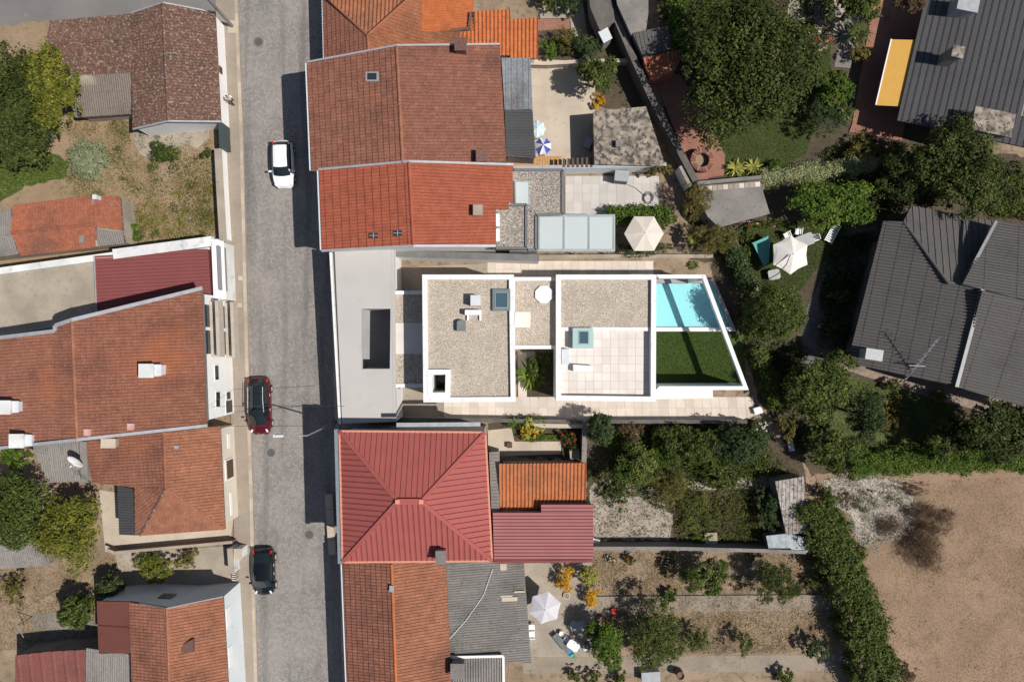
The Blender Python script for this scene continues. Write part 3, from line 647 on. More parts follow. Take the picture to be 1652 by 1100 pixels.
strip(h, WL([(135, 712, 3.2), (138, 778, 3.0)]), .5, .12, 'concrete_grey', 'wall_coping')
# lean-to sheds of grey corrugated sheet
def leanto(name, label, px, mat, wallmat='concrete_grey', w=.17, e=1.3, step=.02, prof='wave', down=None, tv=.6, cat='shed', ins=.1):
    return house(name, label, [(px, 'tile', mat, K(w=w, e=e, step=step, prof=prof, down=down, tv=tv, base='concrete_grey'))], px, wallmat, cat, ins=ins)[0]
leanto('lean_to', 'grey corrugated lean-to below the satellite dish', [(52, 716, 2.7), (127, 711, 2.7), (133, 776, 2.3), (78, 778, 2.3)], 'corrugated')
leanto('lean_to', 'grey corrugated roof half hidden by the vine-covered tree', [(-90, 868, 2.5), (60, 842, 2.5), (80, 912, 2.1), (-90, 922, 2.1)], 'corrugated')
# house with blue gable wall and red sheet annex
h, P = house('house', 'gabled house with blue-white walls and reddish sheet metal annex', [
    ([(270, 980, 5.0), (360, 962, 3.6), (376, 1240, 3.6), (278, 1240, 5.0)], 'tile', 'tile_rust', K(e=.36)),
    ([(209, 970, 4.2), (270, 980, 5.0), (278, 1240, 5.0), (218, 1240, 4.2)], 'tile', 'tile_red', K(e=.36)),
    ([(157, 969, 3.55), (209, 970, 4.1), (211, 1053, 4.1), (160, 1053, 3.55)], 'panel', 'sheet_redbrown', K(w=2.1, rib=.03))],
    [(157, 969, 3.5), (209, 970, 4.15), (270, 980, 5.0), (360, 962, 3.6), (376, 1240, 3.6), (218, 1240, 4.1), (211, 1053, 4.0), (160, 1053, 3.5)], 'blue_wall', ins=.12)
cap(h, WL([(270, 980, 5.0), (278, 1240, 5.0)]), 'tile_rust')
strip(h, WL([(226, 972, 4.4), (270, 980, 5.05), (361, 961, 3.65)]), .1, .12, 'dark_flashing', 'verge_flashing')
facade(h, 'door', 'dark_flashing', P[1], P[2], 264, 958, 276, 966, .1, -1)
for w in ((364, 982, 372, 1008), (368, 1045, 376, 1070)): facade(h, 'shutter', 'white_paint', P[3], P[4], *w, .05, -1)
mb = MB(); a = WL([(281, 1053, 4.75), (311, 1052, 4.75), (311, 1031, 4.75), (300, 1036, 4.75)]); mb.prism(a, 4.0); mb.build('dormer', 'chimney_brown', h)
leanto('lean_to', 'grey corrugated lean-to beside the rusty sheets', [(140, 1044, 2.9), (222, 1056, 2.9), (223, 1100, 2.6), (140, 1098, 2.6)], 'corrugated')
leanto('tin_shed', 'rusty red sheet shed roof with peeling white patches', [(25, 1056, 2.6), (80, 1050, 2.6), (140, 1047, 2.6), (140, 1130, 2.2), (25, 1130, 2.2)], 'sheet_rust', e=2.1, w=.9, prof='rib')
# ================================================================== BUILDINGS EAST OF THE STREET
h, P = house('house', 'hip-roofed terracotta house with ribbed tiles at the street', [
    ([(521, -20, 2.6), (593, 58, 4.1), (595, 82, 4.1), (524, 97, 2.6)], 'tile', 'tile_old', K(e=.4)),
    ([(512, -60, 2.6), (670, -60, 2.6), (660, -3, 3.0), (593, 58, 4.1), (527, -3, 2.9)], 'tile', 'tile_ribbed', K(w=.3, e=.42, prof='barrel', step=.03, down=(0, 1, 0))),
    ([(593, 58, 4.1), (661, -3, 3.7), (680, -20, 3.6), (680, 82, 3.3), (595, 82, 4.1)], 'tile', 'tile_ribbed', K(w=.26, e=.42, prof='barrel', step=.03)),
    ([(680, -60, 3.35), (764, -60, 2.8), (764, 49, 2.8), (680, 53, 3.35)], 'tile', 'tile_bright', K(w=.26, e=.42, prof='barrel', step=.03)),
    ([(680, 53, 3.3), (764, 49, 2.78), (760, 82, 2.75), (680, 82, 3.3)], 'tile', 'tile_ribbed', K(w=.26, e=.42, prof='barrel', step=.03))],
    [(512, -60, 2.55), (764, -60, 2.7), (764, 82, 2.7), (524, 97, 2.55)], 'white_wall')
cap(h, WL([(527, -3, 2.95), (593, 58, 4.1)]), 'tile_ribbed', .1); cap(h, WL([(661, -3, 3.75), (593, 58, 4.1), (595, 82, 4.1)]), 'tile_ribbed', .1)
strip(h, WL([(520, -20, 2.5), (523, 97, 2.5)]), .1, .12, 'ac_grey', 'gutter')
h, P = house('annex', 'bright orange ribbed tile annex behind the terracotta house', [
    ([(764, 19, 3.1), (823, 16, 3.1), (823, 90, 2.5), (764, 90, 2.5)], 'tile', 'tile_bright', K(w=.3, e=.42, prof='barrel', step=.03, down=(0, -1, 0))),
    ([(823, 32, 2.97), (868, 29, 2.97), (868, 95, 2.45), (823, 95, 2.45)], 'tile', 'tile_bright', K(w=.3, e=.42, prof='barrel', step=.03, down=(0, -1, 0))),
    ([(737, 54, 2.95), (764, 50, 2.95), (764, 90, 2.6), (737, 90, 2.6)], 'tile', 'tile_bright', K(w=.3, e=.42, prof='barrel', step=.03, down=(0, -1, 0)))],
    [(764, 19, 3.0), (823, 16, 3.0), (823, 32, 2.9), (868, 29, 2.9), (868, 95, 2.4), (737, 92, 2.4), (737, 54, 2.8), (764, 50, 2.8)], 'white_wall', 'annex')
strip(h, WL([(727, 50, 3.0), (757, 47, 3.0), (760, 20, 3.1)]), .2, .12, 'chimney_brown', 'valley_flashing')
# old brown-red gable house
h, P = house('house', 'wide gable house with old mottled red-brown tiles and one skylight', [
    ([(496, 102, 5.1), (640, 75, 6.5), (650, 264, 6.5), (503, 276, 5.1)], 'tile', 'tile_old', K(e=.44)),
    ([(640, 75, 6.5), (806, 73, 5.0), (817, 262, 5.0), (650, 264, 6.5)], 'tile', 'tile_old', K(e=.44))],
    [(496, 102, 5.1), (640, 75, 6.5), (806, 73, 5.0), (817, 262, 5.0), (650, 264, 6.5), (503, 276, 5.1)], 'white_wall')
cap(h, WL([(640, 75, 6.5), (650, 264, 6.5)]), 'tile_rust', .12)
strip(h, WL([(496, 101, 5.15), (640, 74, 6.55), (806, 72, 5.05)]), .12, .1, 'flashing', 'verge_flashing'); strip(h, WL([(494, 103, 5.0), (501, 276, 5.0)]), .1, .12, 'ac_grey', 'gutter')
chimney(h, 743, 72, 5.2, 6.4, .75, .8, 'chimney_brown'); chimney(h, 777, 251, 5.0, 6.1, .7, .75, 'brick_dark')
def skylight(parent, px, py, z, sx, sy, frame, glass, t=.1, th=.12, rz=0):
    p = W(px, py, z); mb = MB(); mb.box((p.x, p.y, z), (sx, sy, th), rz); f = mb.build('skylight', frame, parent)
    mb = MB(); mb.box((p.x, p.y, z + th / 2 + .008), (sx - 2 * t, sy - 2 * t, .03), rz); mb.build('pane', glass, f); return f
def tilted(parent, px0, px1, y0, y1, z0, z1, frame, glass, cross=False):
    """roof window lying in a slope that rises with x"""
    A = WL([(px0, y0, z0), (px1, y0, z1), (px1, y1, z1), (px0, y1, z0)]); up = Vector((0, 0, .1))
    mb = MB(); mb.prism([p + up for p in A], [p - up for p in A]); f = mb.build('skylight', frame, parent)
    c = ctr(A); c.z = (z0 + z1) / 2
    mb = MB(); B = [c + (p - c) * .72 + Vector((0, 0, .112)) for p in A]; mb.prism(B, [p - Vector((0, 0, .05)) for p in B]); mb.build('pane', glass, f)
    if cross:
        mb = MB(); m = lambda a, b: (a + b) / 2 + Vector((0, 0, .12))
        for a, b in ((m(A[0], A[1]), m(A[2], A[3])), (m(A[1], A[2]), m(A[3], A[0]))): mb.cyl(a, b, .03, .03, 4)
        mb.build('glazing_bar', 'flashing', f)
tilted(h, 590, 611, 117, 132, 6.08, 6.28, 'flashing', 'window_glass')
# orange gable house
h, P = house('house', 'orange tiled gable house with two small dark roof windows', [
    ([(515, 275, 5.2), (660, 262, 6.6), (667, 396, 6.6), (520, 404, 5.2)], 'tile', 'tile_orange', K(w=.235, e=.62, stagger=False, tv=.6)),
    ([(660, 262, 6.6), (827, 267, 5.0), (827, 327, 5.0), (660, 327, 6.6)], 'tile', 'tile_orange', K(w=.235, e=.6, tv=.6)),
    ([(660, 326, 6.6), (821, 327, 5.06), (821, 338, 5.06), (660, 338, 6.6)], 'tile', 'tile_orange', K(w=.235, e=.6, tv=.6)),
    ([(660, 337, 6.6), (800, 339, 5.26), (800, 396, 5.26), (667, 396, 6.6)], 'tile', 'tile_orange', K(w=.235, e=.6, tv=.6))],
    [(515, 275, 5.2), (660, 262, 6.6), (827, 267, 5.0), (827, 327, 5.0), (800, 339, 5.2), (800, 396, 5.2), (667, 396, 6.6), (520, 404, 5.2)], 'white_wall', ins=.15)
cap(h, WL([(660, 262, 6.6), (667, 396, 6.6)]), 'tile_orange', .12)
strip(h, WL([(514, 274, 5.2), (660, 261, 6.62), (828, 266, 5.05)]), .16, .12, 'flashing', 'verge_flashing'); strip(h, WL([(519, 405, 5.2), (667, 397, 6.62), (800, 397, 5.3)]), .16, .12, 'flashing', 'verge_flashing')
strip(h, WL([(513, 275, 5.1), (518, 404, 5.1)]), .1, .12, 'ac_grey', 'gutter')
tilted(h, 596, 610, 376, 385, 6.02, 6.14, 'dark_metal', 'window_glass', True); tilted(h, 635, 649, 372, 381, 6.38, 6.5, 'dark_metal', 'window_glass', True)
chimney(h, 771, 339, 5.3, 6.2, .6, .65, 'concrete_pale', capmat='concrete')
# gravel-roofed extension with frosted glass canopy
root = thing('extension', 'flat gravel roofed extension with frosted glass canopy behind orange house', 'extension', W(870, 340))
E = lambda px, z, zb, mat, name: MB().prism(WL([q + (z,) for q in px]), zb).build(name, mat, root)
E([(822, 272), (910, 272), (910, 346), (822, 346)], 3.1, -.05, 'grey_wall', 'wall'); E([(822, 346.2), (867, 346.2), (867, 405), (822, 405)], 3.1, -.05, 'grey_wall', 'wall'); E([(798, 328), (850, 328), (850, 402), (798, 402)], 3.9, 3.0, 'dark_flashing', 'upper_wall')
E([(829, 278), (906, 278), (906, 344), (829, 344)], 3.13, 3.02, 'roof_gravel_grey', 'gravel_bed'); E([(829, 344.2), (866, 344.2), (866, 398), (829, 398)], 3.13, 3.02, 'roof_gravel_grey', 'gravel_bed'); E([(802, 334), (845, 334), (845, 398), (802, 398)], 3.93, 3.8, 'roof_gravel_grey', 'gravel_bed')
parapet(root, [(829, 274), (908, 274), (908, 345), (865, 347), (865, 403), (852, 403)], 3.25, 3.05, .2, 'dark_flashing'); parapet(root, [(824, 330), (849, 330), (849, 400), (800, 400)], 4.02, 3.85, .18, 'dark_flashing')
sk = E([(830, 292), (854, 292), (854, 331), (831, 331)], 3.35, 3.1, 'glass_frame', 'skylight'); MB().prism(WL([(832, 294, 3.37), (852, 294, 3.37), (852, 329, 3.37), (833, 329, 3.37)]), 3.3).build('pane', 'frosted', sk)
for y in (355, 379):
    ac = E([(798, y - 10), (806, y - 10), (806, y + 10), (798, y + 10)], 4.6, 3.9, 'white_plastic', 'air_conditioner')
    p = W(806, y, 4.25); MB().cyl((p.x + .0, p.y, 4.22), (p.x + .03, p.y, 4.22), .2, .2, 14).build('fan_grille', 'grey_plastic', ac)
cn = E([(868, 346), (992, 346), (992, 350), (868, 350)], 2.9, 2.7, 'glass_frame', 'canopy_frame')
for k in range(3):
    x0 = 870 + k * 40.5; MB().prism(WL([(x0 + 1, 350, 2.88), (x0 + 39, 350, 2.88), (x0 + 39, 402, 2.78), (x0 + 1, 402, 2.78)]), 2.74).build('glass_panel', 'frosted', cn)
for k in range(4):
    x0 = 870 + k * 40.3; MB().prism(WL([(x0 - 1.5, 349, 2.93), (x0 + 1.5, 349, 2.93), (x0 + 1.5, 405, 2.84), (x0 - 1.5, 405, 2.84)]), 2.7).build('glazing_bar', 'glass_frame', cn)
E([(868, 402), (992, 402), (992, 406), (868, 406)], 2.86, 2.7, 'glass_frame', 'canopy_beam')
for x in (985, 930): p = W(x, 403, 2.7); MB().cyl((p.x, p.y, -.02), (p.x, p.y, 2.75), .05, .05, 8).build('canopy_post', 'glass_frame', root)
paved('stone_patio', [(912, 284), (1063, 284), (1063, 347), (912, 354)], 11, 5, .05, 'patio_stone', 'patio_slab')
# new white house ------------------------------------------------
root = thing('modern_house', 'new white flat-roofed house with gravel roofs, roof terrace and pool frame', 'house', W(860, 545))
def B(px, z, zb, mat, name, par=None):
    return MB().prism(WL([q + (z,) for q in px]), zb).build(name, mat, par or root)
def ringpar(px, z, zb, wid, mat='white_new', par=None):
    """parapet ring: one wall piece per side, butted at the corners"""
    o = WL([q + (z,) for q in px]); i = inset(o, wid); n = len(o)
    for k in range(n):
        j = (k + 1) % n; MB().prism([o[k], o[j], i[j], i[k]], zb).build('parapet', mat, par or root)
# street wing with an open patio cut through its roof
hole = [(583, 498), (630, 498), (629, 595), (584, 595)]; out = [(540, 406), (636, 403), (639, 680), (552, 683)]
zr = 3.4; O = WL([q + (zr,) for q in out]); Hh = WL([q + (zr,) for q in hole]); mb = MB()
for k in range(4):
    j = (k + 1) % 4; mb.prism([O[k], O[j], Hh[j], Hh[k]], zr - .35)
wing = mb.build('street_wing_roof', 'house_grey', root)
mb = MB()
Q = inset(O, .02)
for k in range(4):
    j = (k + 1) % 4; I = inset(O, .25)
    mb.prism([Vector((p.x, p.y, zr - .35)) for p in (Q[k], Q[j], I[j], I[k])], -.05)
mb.build('street_wing_wall', 'white_new', root)
mb = MB()
Q = Hh; I = inset(Hh, -.2)
for k in range(4):
    if k == 3: continue
    j = (k + 1) % 4; mb.prism([Vector((p.x, p.y, zr - .35)) for p in (Q[k], Q[j], I[j], I[k])], -.05)
mb.build('patio_wall', 'house_grey', root)
B([(552, 420), (640, 420), (640, 670), (560, 670)], .14, -.04, 'coping', 'patio_floor')
parapet(root, [(533, 407), (548, 684)], 3.45, 2.4, .16, 'white_new', 'front_fin')
MB().prism(WL([(535, 407, 3.05), (541, 407, 3.05), (553, 683, 3.05), (549, 684, 3.05)]), 2.9).build('gutter', 'coping', root)
parapet(root, [(633.6, 403), (636.6, 680)], 3.42, 3.41 - .08, .2, 'house_grey', 'roof_edge')
# link over the entrance
B([(637, 470), (684, 470), (684, 625), (639, 625)], 3.0, 2.6, 'white_new', 'link_roof'); parapet(root, [(636, 472), (683, 472)], 3.2, 2.9, .28); parapet(root, [(638, 622), (684, 622)], 3.2, 2.9, .28)
B([(637, 475), (682, 475), (682, 619), (639, 619)], 3.06, 2.95, 'roof_gravel', 'gravel_bed'); B([(637, 521), (682, 521), (682, 571), (638, 571)], 3.1, 3.0, 'terrace_tile', 'stone_slab')
for y in (474, 620): B([(640, y - 2), (682, y - 2), (682, y + 2), (640, y + 2)], 2.62, -.05, 'white_new', 'link_wall')
# two-storey block with gravel roof
main = [(681, 443), (829, 443), (832, 648), (683, 649)]
O = WL([q + (5.7,) for q in main]); mb = MB(); Q = inset(O, .02); I = inset(O, .3)
for k in range(4): j = (k + 1) % 4; mb.prism([Vector((p.x, p.y, 5.36)) for p in (Q[k], Q[j], I[j], I[k])], -.05)
mb.build('main_block_wall', 'white_new', root)
ringpar(main, 5.75, 5.38, .36)
well = [(690, 597), (726, 597), (726, 641), (690, 641)]
gi = [(688, 450), (822, 450), (824, 640), (689, 640)]
for gi in ([(687, 449), (823, 449), (824, 597), (688, 597)], [(725, 597), (824, 597), (825, 641), (725, 641)]):
    B(gi, 5.5, 5.2, 'roof_gravel', 'gravel_bed')
ringpar([(689, 596), (727, 596), (726, 641), (690, 641)], 5.78, 5.44, .36)
mb = MB(); Q = inset(WL([(689, 596, 5.4), (727, 596, 5.4), (726, 641, 5.4), (690, 641, 5.4)]), .3); I = inset(Q, .08)
for k in range(4): j = (k + 1) % 4; mb.prism([Q[k], Q[j], I[j], I[k]], 2.0)
mb.prism([Vector((p.x, p.y, 2.05)) for p in Q], 1.95); mb.build('light_well', 'white_new', root)
p = ctr(Q); mb = MB()
for k in range(26):
    a = k * 2.4; l = random.uniform(.3, .8); q = Vector((-math.sin(a), math.cos(a), 0)) * .07; c0 = Vector((p.x, p.y - .3, 2.7)); c1 = c0 + Vector((math.cos(a) * l * .6, math.sin(a) * l * .6, random.uniform(.2, .9)))
    mb.face([c0 - q * .3, c1 - q, c1 + q * 1.0, c0 + q * .3], random.random())
mb.cyl((p.x, p.y - .3, 2.0), (p.x, p.y - .3, 2.8), .05, .03, 6); mb.build('light_well_plant', 'leaf_bright', root)
skylight(root, 809, 484, 5.62, 1.28, 1.58, 'slate_box', 'sky_glass', .2, .3); 
p = W(809, 484, 5.8); mb = MB()
for (x, y, a, b) in ((0, .55, .98, .05), (0, -.55, .98, .05), (.46, 0, .05, 1.1), (-.46, 0, .05, 1.1)): mb.box((p.x + x, p.y + y, 5.81), (a, b, .03))
mb.build('skylight_rim', 'skylight_rim', root)
ac = B([(759, 476), (775, 476), (775, 493), (759, 493)], 6.35, 5.5, 'ac_grey', 'heat_pump'); p = W(767, 484, 5.9); MB().cyl((p.x, p.y - .42, 5.92), (p.x, p.y - .38, 5.92), .28, .28, 16).build('fan_grille', 'grey_plastic', ac)
vt = B([(750, 500), (776, 500), (776, 508), (750, 508)], 6.15, 5.5, 'white_paint', 'flue_box')
for x in (755, 775): B([(x - 1.5, 500), (x + 1.5, 500), (x + 1.5, 517), (x - 1.5, 517)], 5.72, 5.6, 'white_paint', 'flue_leg', vt)
MB().prism(WL([(737, 519, 5.95), (741, 516, 5.95), (748, 516, 5.95), (751, 519, 5.95), (751, 534, 5.95), (737, 534, 5.95)]), 5.45).build('roof_vent', 'slate_box', root)
# rear link
B([(829, 447), (899, 447), (899, 562), (829, 562)], 3.1, 2.5, 'white_new', 'link_roof'); B([(829, 447), (899, 447), (899, 558), (829, 558)], 2.5, -.05, 'white_new', 'link_wall')
B([(832, 453), (897, 453), (897, 557), (832, 557)], 3.16, 3.0, 'roof_gravel', 'gravel_bed'); parapet(root, [(829, 450), (898, 450)], 3.3, 3.0, .28); parapet(root, [(831, 560), (898, 560)], 3.3, 3.0, .28)
p = W(877.5, 475, 3.3); a = [Vector((p.x + .7 * math.cos(math.pi / 8 + k * math.pi / 4), p.y + .7 * math.sin(math.pi / 8 + k * math.pi / 4), 3.34)) for k in range(8)]; MB().prism(a, 3.1).build('roof_hatch', 'white_paint', root)
B([(831, 503), (856, 503), (856, 528), (831, 528)], 3.22, 3.1, 'terrace_tile', 'stone_slab')
paved('court_path', [(835, 568), (850, 568), (850, 646), (836, 646)], 1, 5, .08); patch('court_bed', [(848, 570), (905, 570), (905, 646), (848, 646)], 'dark_soil', .05)
# terrace block
tb = [(897, 443), (1059, 443), (1058, 648), (897, 646)]
O = WL([q + (3.8,) for q in tb]); MB().prism([Vector((p.x, p.y, 3.1)) for p in inset(O, .02)], -.05).build('terrace_block_wall', 'white_new', root)
ringpar(tb, 3.8, 3.05, .38, 'marble'); B([(904, 451), (1052, 451), (1052, 530), (904, 530)], 3.5, 3.08, 'roof_gravel', 'gravel_bed')
B([(904, 528), (1052, 528), (1052, 534), (904, 534)], 3.52, 3.07, 'marble', 'terrace_step')
paved('terrace_floor', [(904, 534), (1052, 534), (1052, 641), (904, 641)], 11, 8, 3.16, 'terrace_tile', 'terrace_tile', .01, root)
sk = B([(924, 529), (957, 529), (957, 562), (924, 562)], 3.95, 3.16, 'green_glass', 'glass_skylight'); B([(933, 533), (951, 533), (951, 556), (933, 556)], 3.98, 3.9, 'skylight_rim', 'skylight_rim', sk); B([(935, 535), (949, 535), (949, 554), (935, 554)], 4.0, 3.9, 'sky_glass', 'pane', sk)
B([(906, 563), (918, 563), (918, 588), (906, 588)], 3.75, 3.16, 'ac_grey', 'terrace_box'); B([(925, 588), (956, 590), (956, 600), (925, 599)], 3.7, 3.16, 'marble', 'terrace_bench')
# frame over the pool, open to the sky
fr = [(1058, 443), (1138, 443), (1208, 629), (1058, 629)]; o = WL([q + (3.8,) for q in fr]); i = inset(o, .29)
for k in (0, 1, 2):
    j = k + 1; MB().prism([o[k], o[j], i[j], i[k]], 3.4 if k == 1 else (3.4 if k == 0 else 2.9)).build('frame_beam', 'marble', root)
for q in (o[1], o[2]):
    MB().box((q.x - .25, q.y + (-.2 if q is o[1] else .2), 1.7), (.34, .34, 3.4)).build('frame_post', 'marble', root)
p0, p1 = i[2], i[3]; MB().prism([Vector((p.x, p.y, 2.92)) for p in (o[2], o[3], i[3], i[2])], -.05).build('garden_wall', 'white_new', root)
mid = WL([(1054, 530, 3.8), (1148, 530, 3.8)])
patch('turf', [(1045, 533), (1198, 533), (1204, 622), (1045, 622)], 'turf_base', .07)
sl = patch('white_paving', [(1050, 626), (1150, 628), (1150, 642), (1050, 644)], 'marble', .16)
# pool: shell, coping and water
pool = thing('swimming_pool', 'turquoise swimming pool with slanted end under white frame', 'pool', W(1110, 490))
sh = [(1052, 455), (1149, 455), (1181, 530), (1052, 530)]
S = WL(sh, .3); I = inset(S, .1)
mb = MB(); bot = [Vector((p.x, p.y, -.0)) for p in I]; mb.face([Vector((p.x, p.y, .035)) for p in I])
for k in range(4):
    j = (k + 1) % 4; mb.face([I[k], I[j], Vector((I[j].x, I[j].y, .0)), Vector((I[k].x, I[k].y, .0))])
mb.build('pool_shell', 'pool_shell', pool)
OO = inset(S, -.22)
for k in range(4):
    j = (k + 1) % 4; MB().prism([Vector((p.x, p.y, .36)) for p in (OO[k], OO[j], I[j], I[k])], -.05).build('coping', 'coping' if k in (0, 1) else 'marble', pool)
MB().face; mb = MB(); mb.face([Vector((p.x, p.y, .26)) for p in I]); mb.build('water', 'pool_water', pool)
# boundary walls of the new plot
def wall(name, label, px, z, wid, mat, coping=None, cat='wall', zb=-.05):
    P = WL([q + (z,) for q in px]); c = ctr(P); r = thing(name, label, cat, c)
    strip(r, [Vector((p.x, p.y, zb)) for p in P], wid, z - zb, mat, 'wall')
    if coping: strip(r, [Vector((p.x, p.y, z)) for p in P], wid + .08, .06, coping, 'coping')
    return r
wall('boundary_wall', 'long zinc-capped wall between orange house and white house', [(634, 409), (700, 411), (742, 412), (870, 416)], 2.6, .42, 'white_wall', 'zinc')
wall('boundary_wall', 'low white wall with red flowers along the stone path', [(870, 414), (990, 413), (1150, 413)], .7, .18, 'white_wall', 'concrete')
wall('boundary_wall', 'long dark-capped wall south of the white house', [(642, 676), (935, 680), (1205, 680)], 1.0, .2, 'grey_wall', 'concrete_dark')
# maroon hip-roofed house
ev = [(548, 695, 6.2), (783, 697, 6.2), (794, 904, 6.2), (553, 906, 6.2)]; r0, r1 = (642, 808, 8.0), (680, 808, 8.0)
h, P = house('house', 'square house with maroon metal hip roof and salmon edging', [
    ([ev[0], ev[1], r1, r0], 'panel', 'red_metal', K(w=.385)), ([ev[1], ev[2], r1], 'panel', 'red_metal', K(w=.385)),
    ([ev[2], ev[3], r0, r1], 'panel', 'red_metal', K(w=.385)), ([ev[3], ev[0], r0], 'panel', 'red_metal', K(w=.385))], ev, 'grey_wall', ins=.2)
for e, r in ((ev[0], r0), (ev[1], r1), (ev[2], r1), (ev[3], r0)): strip(h, WL([e, r]), .26, .09, 'red_metal', 'hip_cap', .04)
strip(h, WL([r0, r1]), .4, .14, 'red_metal', 'ridge_cap', .06)
for r in (r0, r1): p = W(*r); MB().box((p.x, p.y, p.z + .2), (.3, .3, .1)).build('ridge_end', 'salmon', h)
for a, b in zip(ev, ev[1:] + ev[:1]): strip(h, WL([a, b]), .14, .14, 'salmon', 'fascia', -.04)
strip(h, WL([(543, 692, 6.05), (549, 908, 6.05)]), .28, .14, 'gutter_blue', 'gutter')
chimney(h, 711, 899, 6.2, 7.4, .62, .85, 'concrete_grey'); strip(h, WL([(640, 685, 5.6), (775, 684, 5.6)]), .3, .1, 'flashing', 'wall_ledge')
bn = thing('street_bench', 'long low bench of four concrete slabs before the maroon house', 'bench', W(532, 846))
for k in range(4):
    f0, f1 = k / 4, (k + 1) / 4; a, b = 797 + 98 * f0 + .5, 797 + 98 * f1 - .5
    MB().prism(WL([(524 + 6 * f0, a, .5), (536 + 5 * f0, a, .5), (536 + 5 * f1, b, .5), (524 + 6 * f1, b, .5)]), .1, random.random()).build('slab', 'concrete_pale', bn)
h, P = house('annex', 'flat pinkish metal sheet roof beside the maroon house', [
    ([(795, 826, 2.9), (957, 826, 2.9), (957, 903, 2.7), (797, 905, 2.7)], 'panel', 'pink_metal', K(w=.26, rib=.035, down=(1, 0, 0))),
    ([(873, 813, 2.92), (957, 813, 2.92), (957, 826, 2.9), (873, 826, 2.9)], 'panel', 'pink_metal', K(w=.26, rib=.035, down=(1, 0, 0)))],
    [(795, 826, 2.8), (873, 826, 2.85), (873, 813, 2.85), (957, 813, 2.85), (957, 903, 2.6), (797, 905, 2.6)], 'concrete', 'annex', ins=.1)
strip(h, WL([(797, 906, 2.75), (955, 904, 2.75)]), .2, .1, 'maroon_metal', 'edge_flashing')
h, P = house('annex', 'small orange barrel-tile roof next to the pinkish sheet roof', [
    ([(805, 747, 2.6), (946, 746, 2.6), (945, 812, 2.0), (807, 826, 1.9)], 'tile', 'tile_worn', K(w=.29, e=.42, prof='barrel', step=.035, down=(0, -1, 0)))],
    [(805, 747, 2.5), (946, 746, 2.5), (945, 812, 1.9), (807, 826, 1.8)], 'concrete', 'annex')
leanto('canopy', 'narrow beige ribbed canopy between maroon house and orange annex', [(789, 729, 2.2), (806, 728, 2.2), (806, 826, 2.2), (793, 826, 2.2)], 'corrugated', w=.25, e=9, step=0, prof='rib', down=(1, 0, 0), cat='canopy')
# row house at the bottom; unseen north end added to extend its shadow
h, P = house('house', 'long row house with two-tone russet tiles beside corrugated roof', [
    ([(552.5, 897, 3.3), (631.5, 897, 4.4), (644, 1240, 4.4), (566, 1240, 3.3)], 'tile', 'tile_old', K(e=.44)),
    ([(631.5, 897, 4.4), (718.5, 897, 3.2), (735, 1240, 3.2), (644, 1240, 4.4)], 'tile', 'tile_rust', K(e=.44))],
    [(552.5, 897, 3.3), (631.5, 897, 4.4), (718.5, 897, 3.2), (735, 1240, 3.2), (644, 1240, 4.4), (566, 1240, 3.3)], 'white_wall')
cap(h, WL([(632, 909, 4.4), (644, 1240, 4.4)]), 'tile_bright', .11); strip(h, WL([(551, 909, 3.2), (564, 1240, 3.2)]), .09, .12, 'ac_grey', 'gutter')
chimney(h, 632, 949, 4.0, 4.6, .28, .4, 'glass_frame', name='vent')
rt = leanto('lean_to', 'big weathered grey corrugated roof behind the row house', [(719.5, 902, 2.75), (845, 905, 2.4), (857, 1068, 2.4), (727, 1066, 2.75)], 'corrugated', w=.19)
for (x, y, a, b) in ((822, 966, 1.2, .32), (817, 961, .9, .12), (838, 954, .8, .12), (812, 914, .5, .5)):
    p = W(x, y, 2.56); MB().box((p.x, p.y, 2.56), (a, b, .1), .05).build('loose_sheet', 'concrete_pale', rt)
rt = leanto('lean_to', 'small corrugated roof with white edging and dark chimney', [(727, 1060, 2.9), (811, 1059, 2.9), (812, 1240, 2.6), (737, 1240, 2.6)], 'corrugated', w=.2)
strip(rt, WL([(725, 1059, 2.95), (812, 1057, 2.95), (814, 1240, 2.65)]), .18, .12, 'white_paint', 'edging')
chimney(rt, 738, 1082, 2.5, 4.0, .9, 1.0, 'concrete_grey'); 
# grey-blue lean-tos behind the old gable house
leanto('lean_to', 'grey-blue rusting sheet roof behind the mottled gable house', [(809, 94, 3.0), (856, 94, 2.6), (859, 176, 2.6), (814, 177, 3.0)], 'sheet_blue', w=.45, e=.35, step=.02, prof='rib', down=(0, -1, 0))
leanto('lean_to', 'black corrugated lean-to next to the striped parasol', [(814, 178, 3.0), (859, 178, 2.7), (864, 255, 2.7), (817, 251, 3.0)], 'corrugated_dark', w=.22, e=9, step=0)
mb = MB(); dk = thing('deck', 'orange wooden deck by the striped parasol', 'deck', W(860, 262))
for k in range(20):
    x = 818 + k * 4.4; MB().prism(WL([(x, 252, .5), (x + 4, 252, .5), (x + 4, 270, .5), (x, 270, .5)]), .42).build('deck_board', 'wood_deck', dk)
MB().prism(WL([(818, 253, .42), (905, 253, .42), (905, 269, .42), (818, 269, .42)]), -.02).build('deck_frame', 'wood_dark', dk)
pg = thing('pergola', 'row of dark slats bridging to the mottled concrete roof', 'pergola', W(932, 262))
for k in range(7):
    x = 908 + k * 7.4; MB().prism(WL([(x, 256 - k * .4, 1.9), (x + 3.6, 256 - k * .4, 1.9), (x + 3.6, 270, 1.9), (x, 270, 1.9)]), 1.75).build('slat', 'wood_dark', pg)
MB().prism(WL([(905, 266, 1.74), (960, 266, 1.74), (960, 270, 1.74), (905, 270, 1.74)]), 1.6).build('beam', 'wood_dark', pg)
for x in (907, 957): p = W(x, 268, 1.6); MB().box((p.x, p.y, .8), (.1, .1, 1.64)).build('post', 'wood_dark', pg)
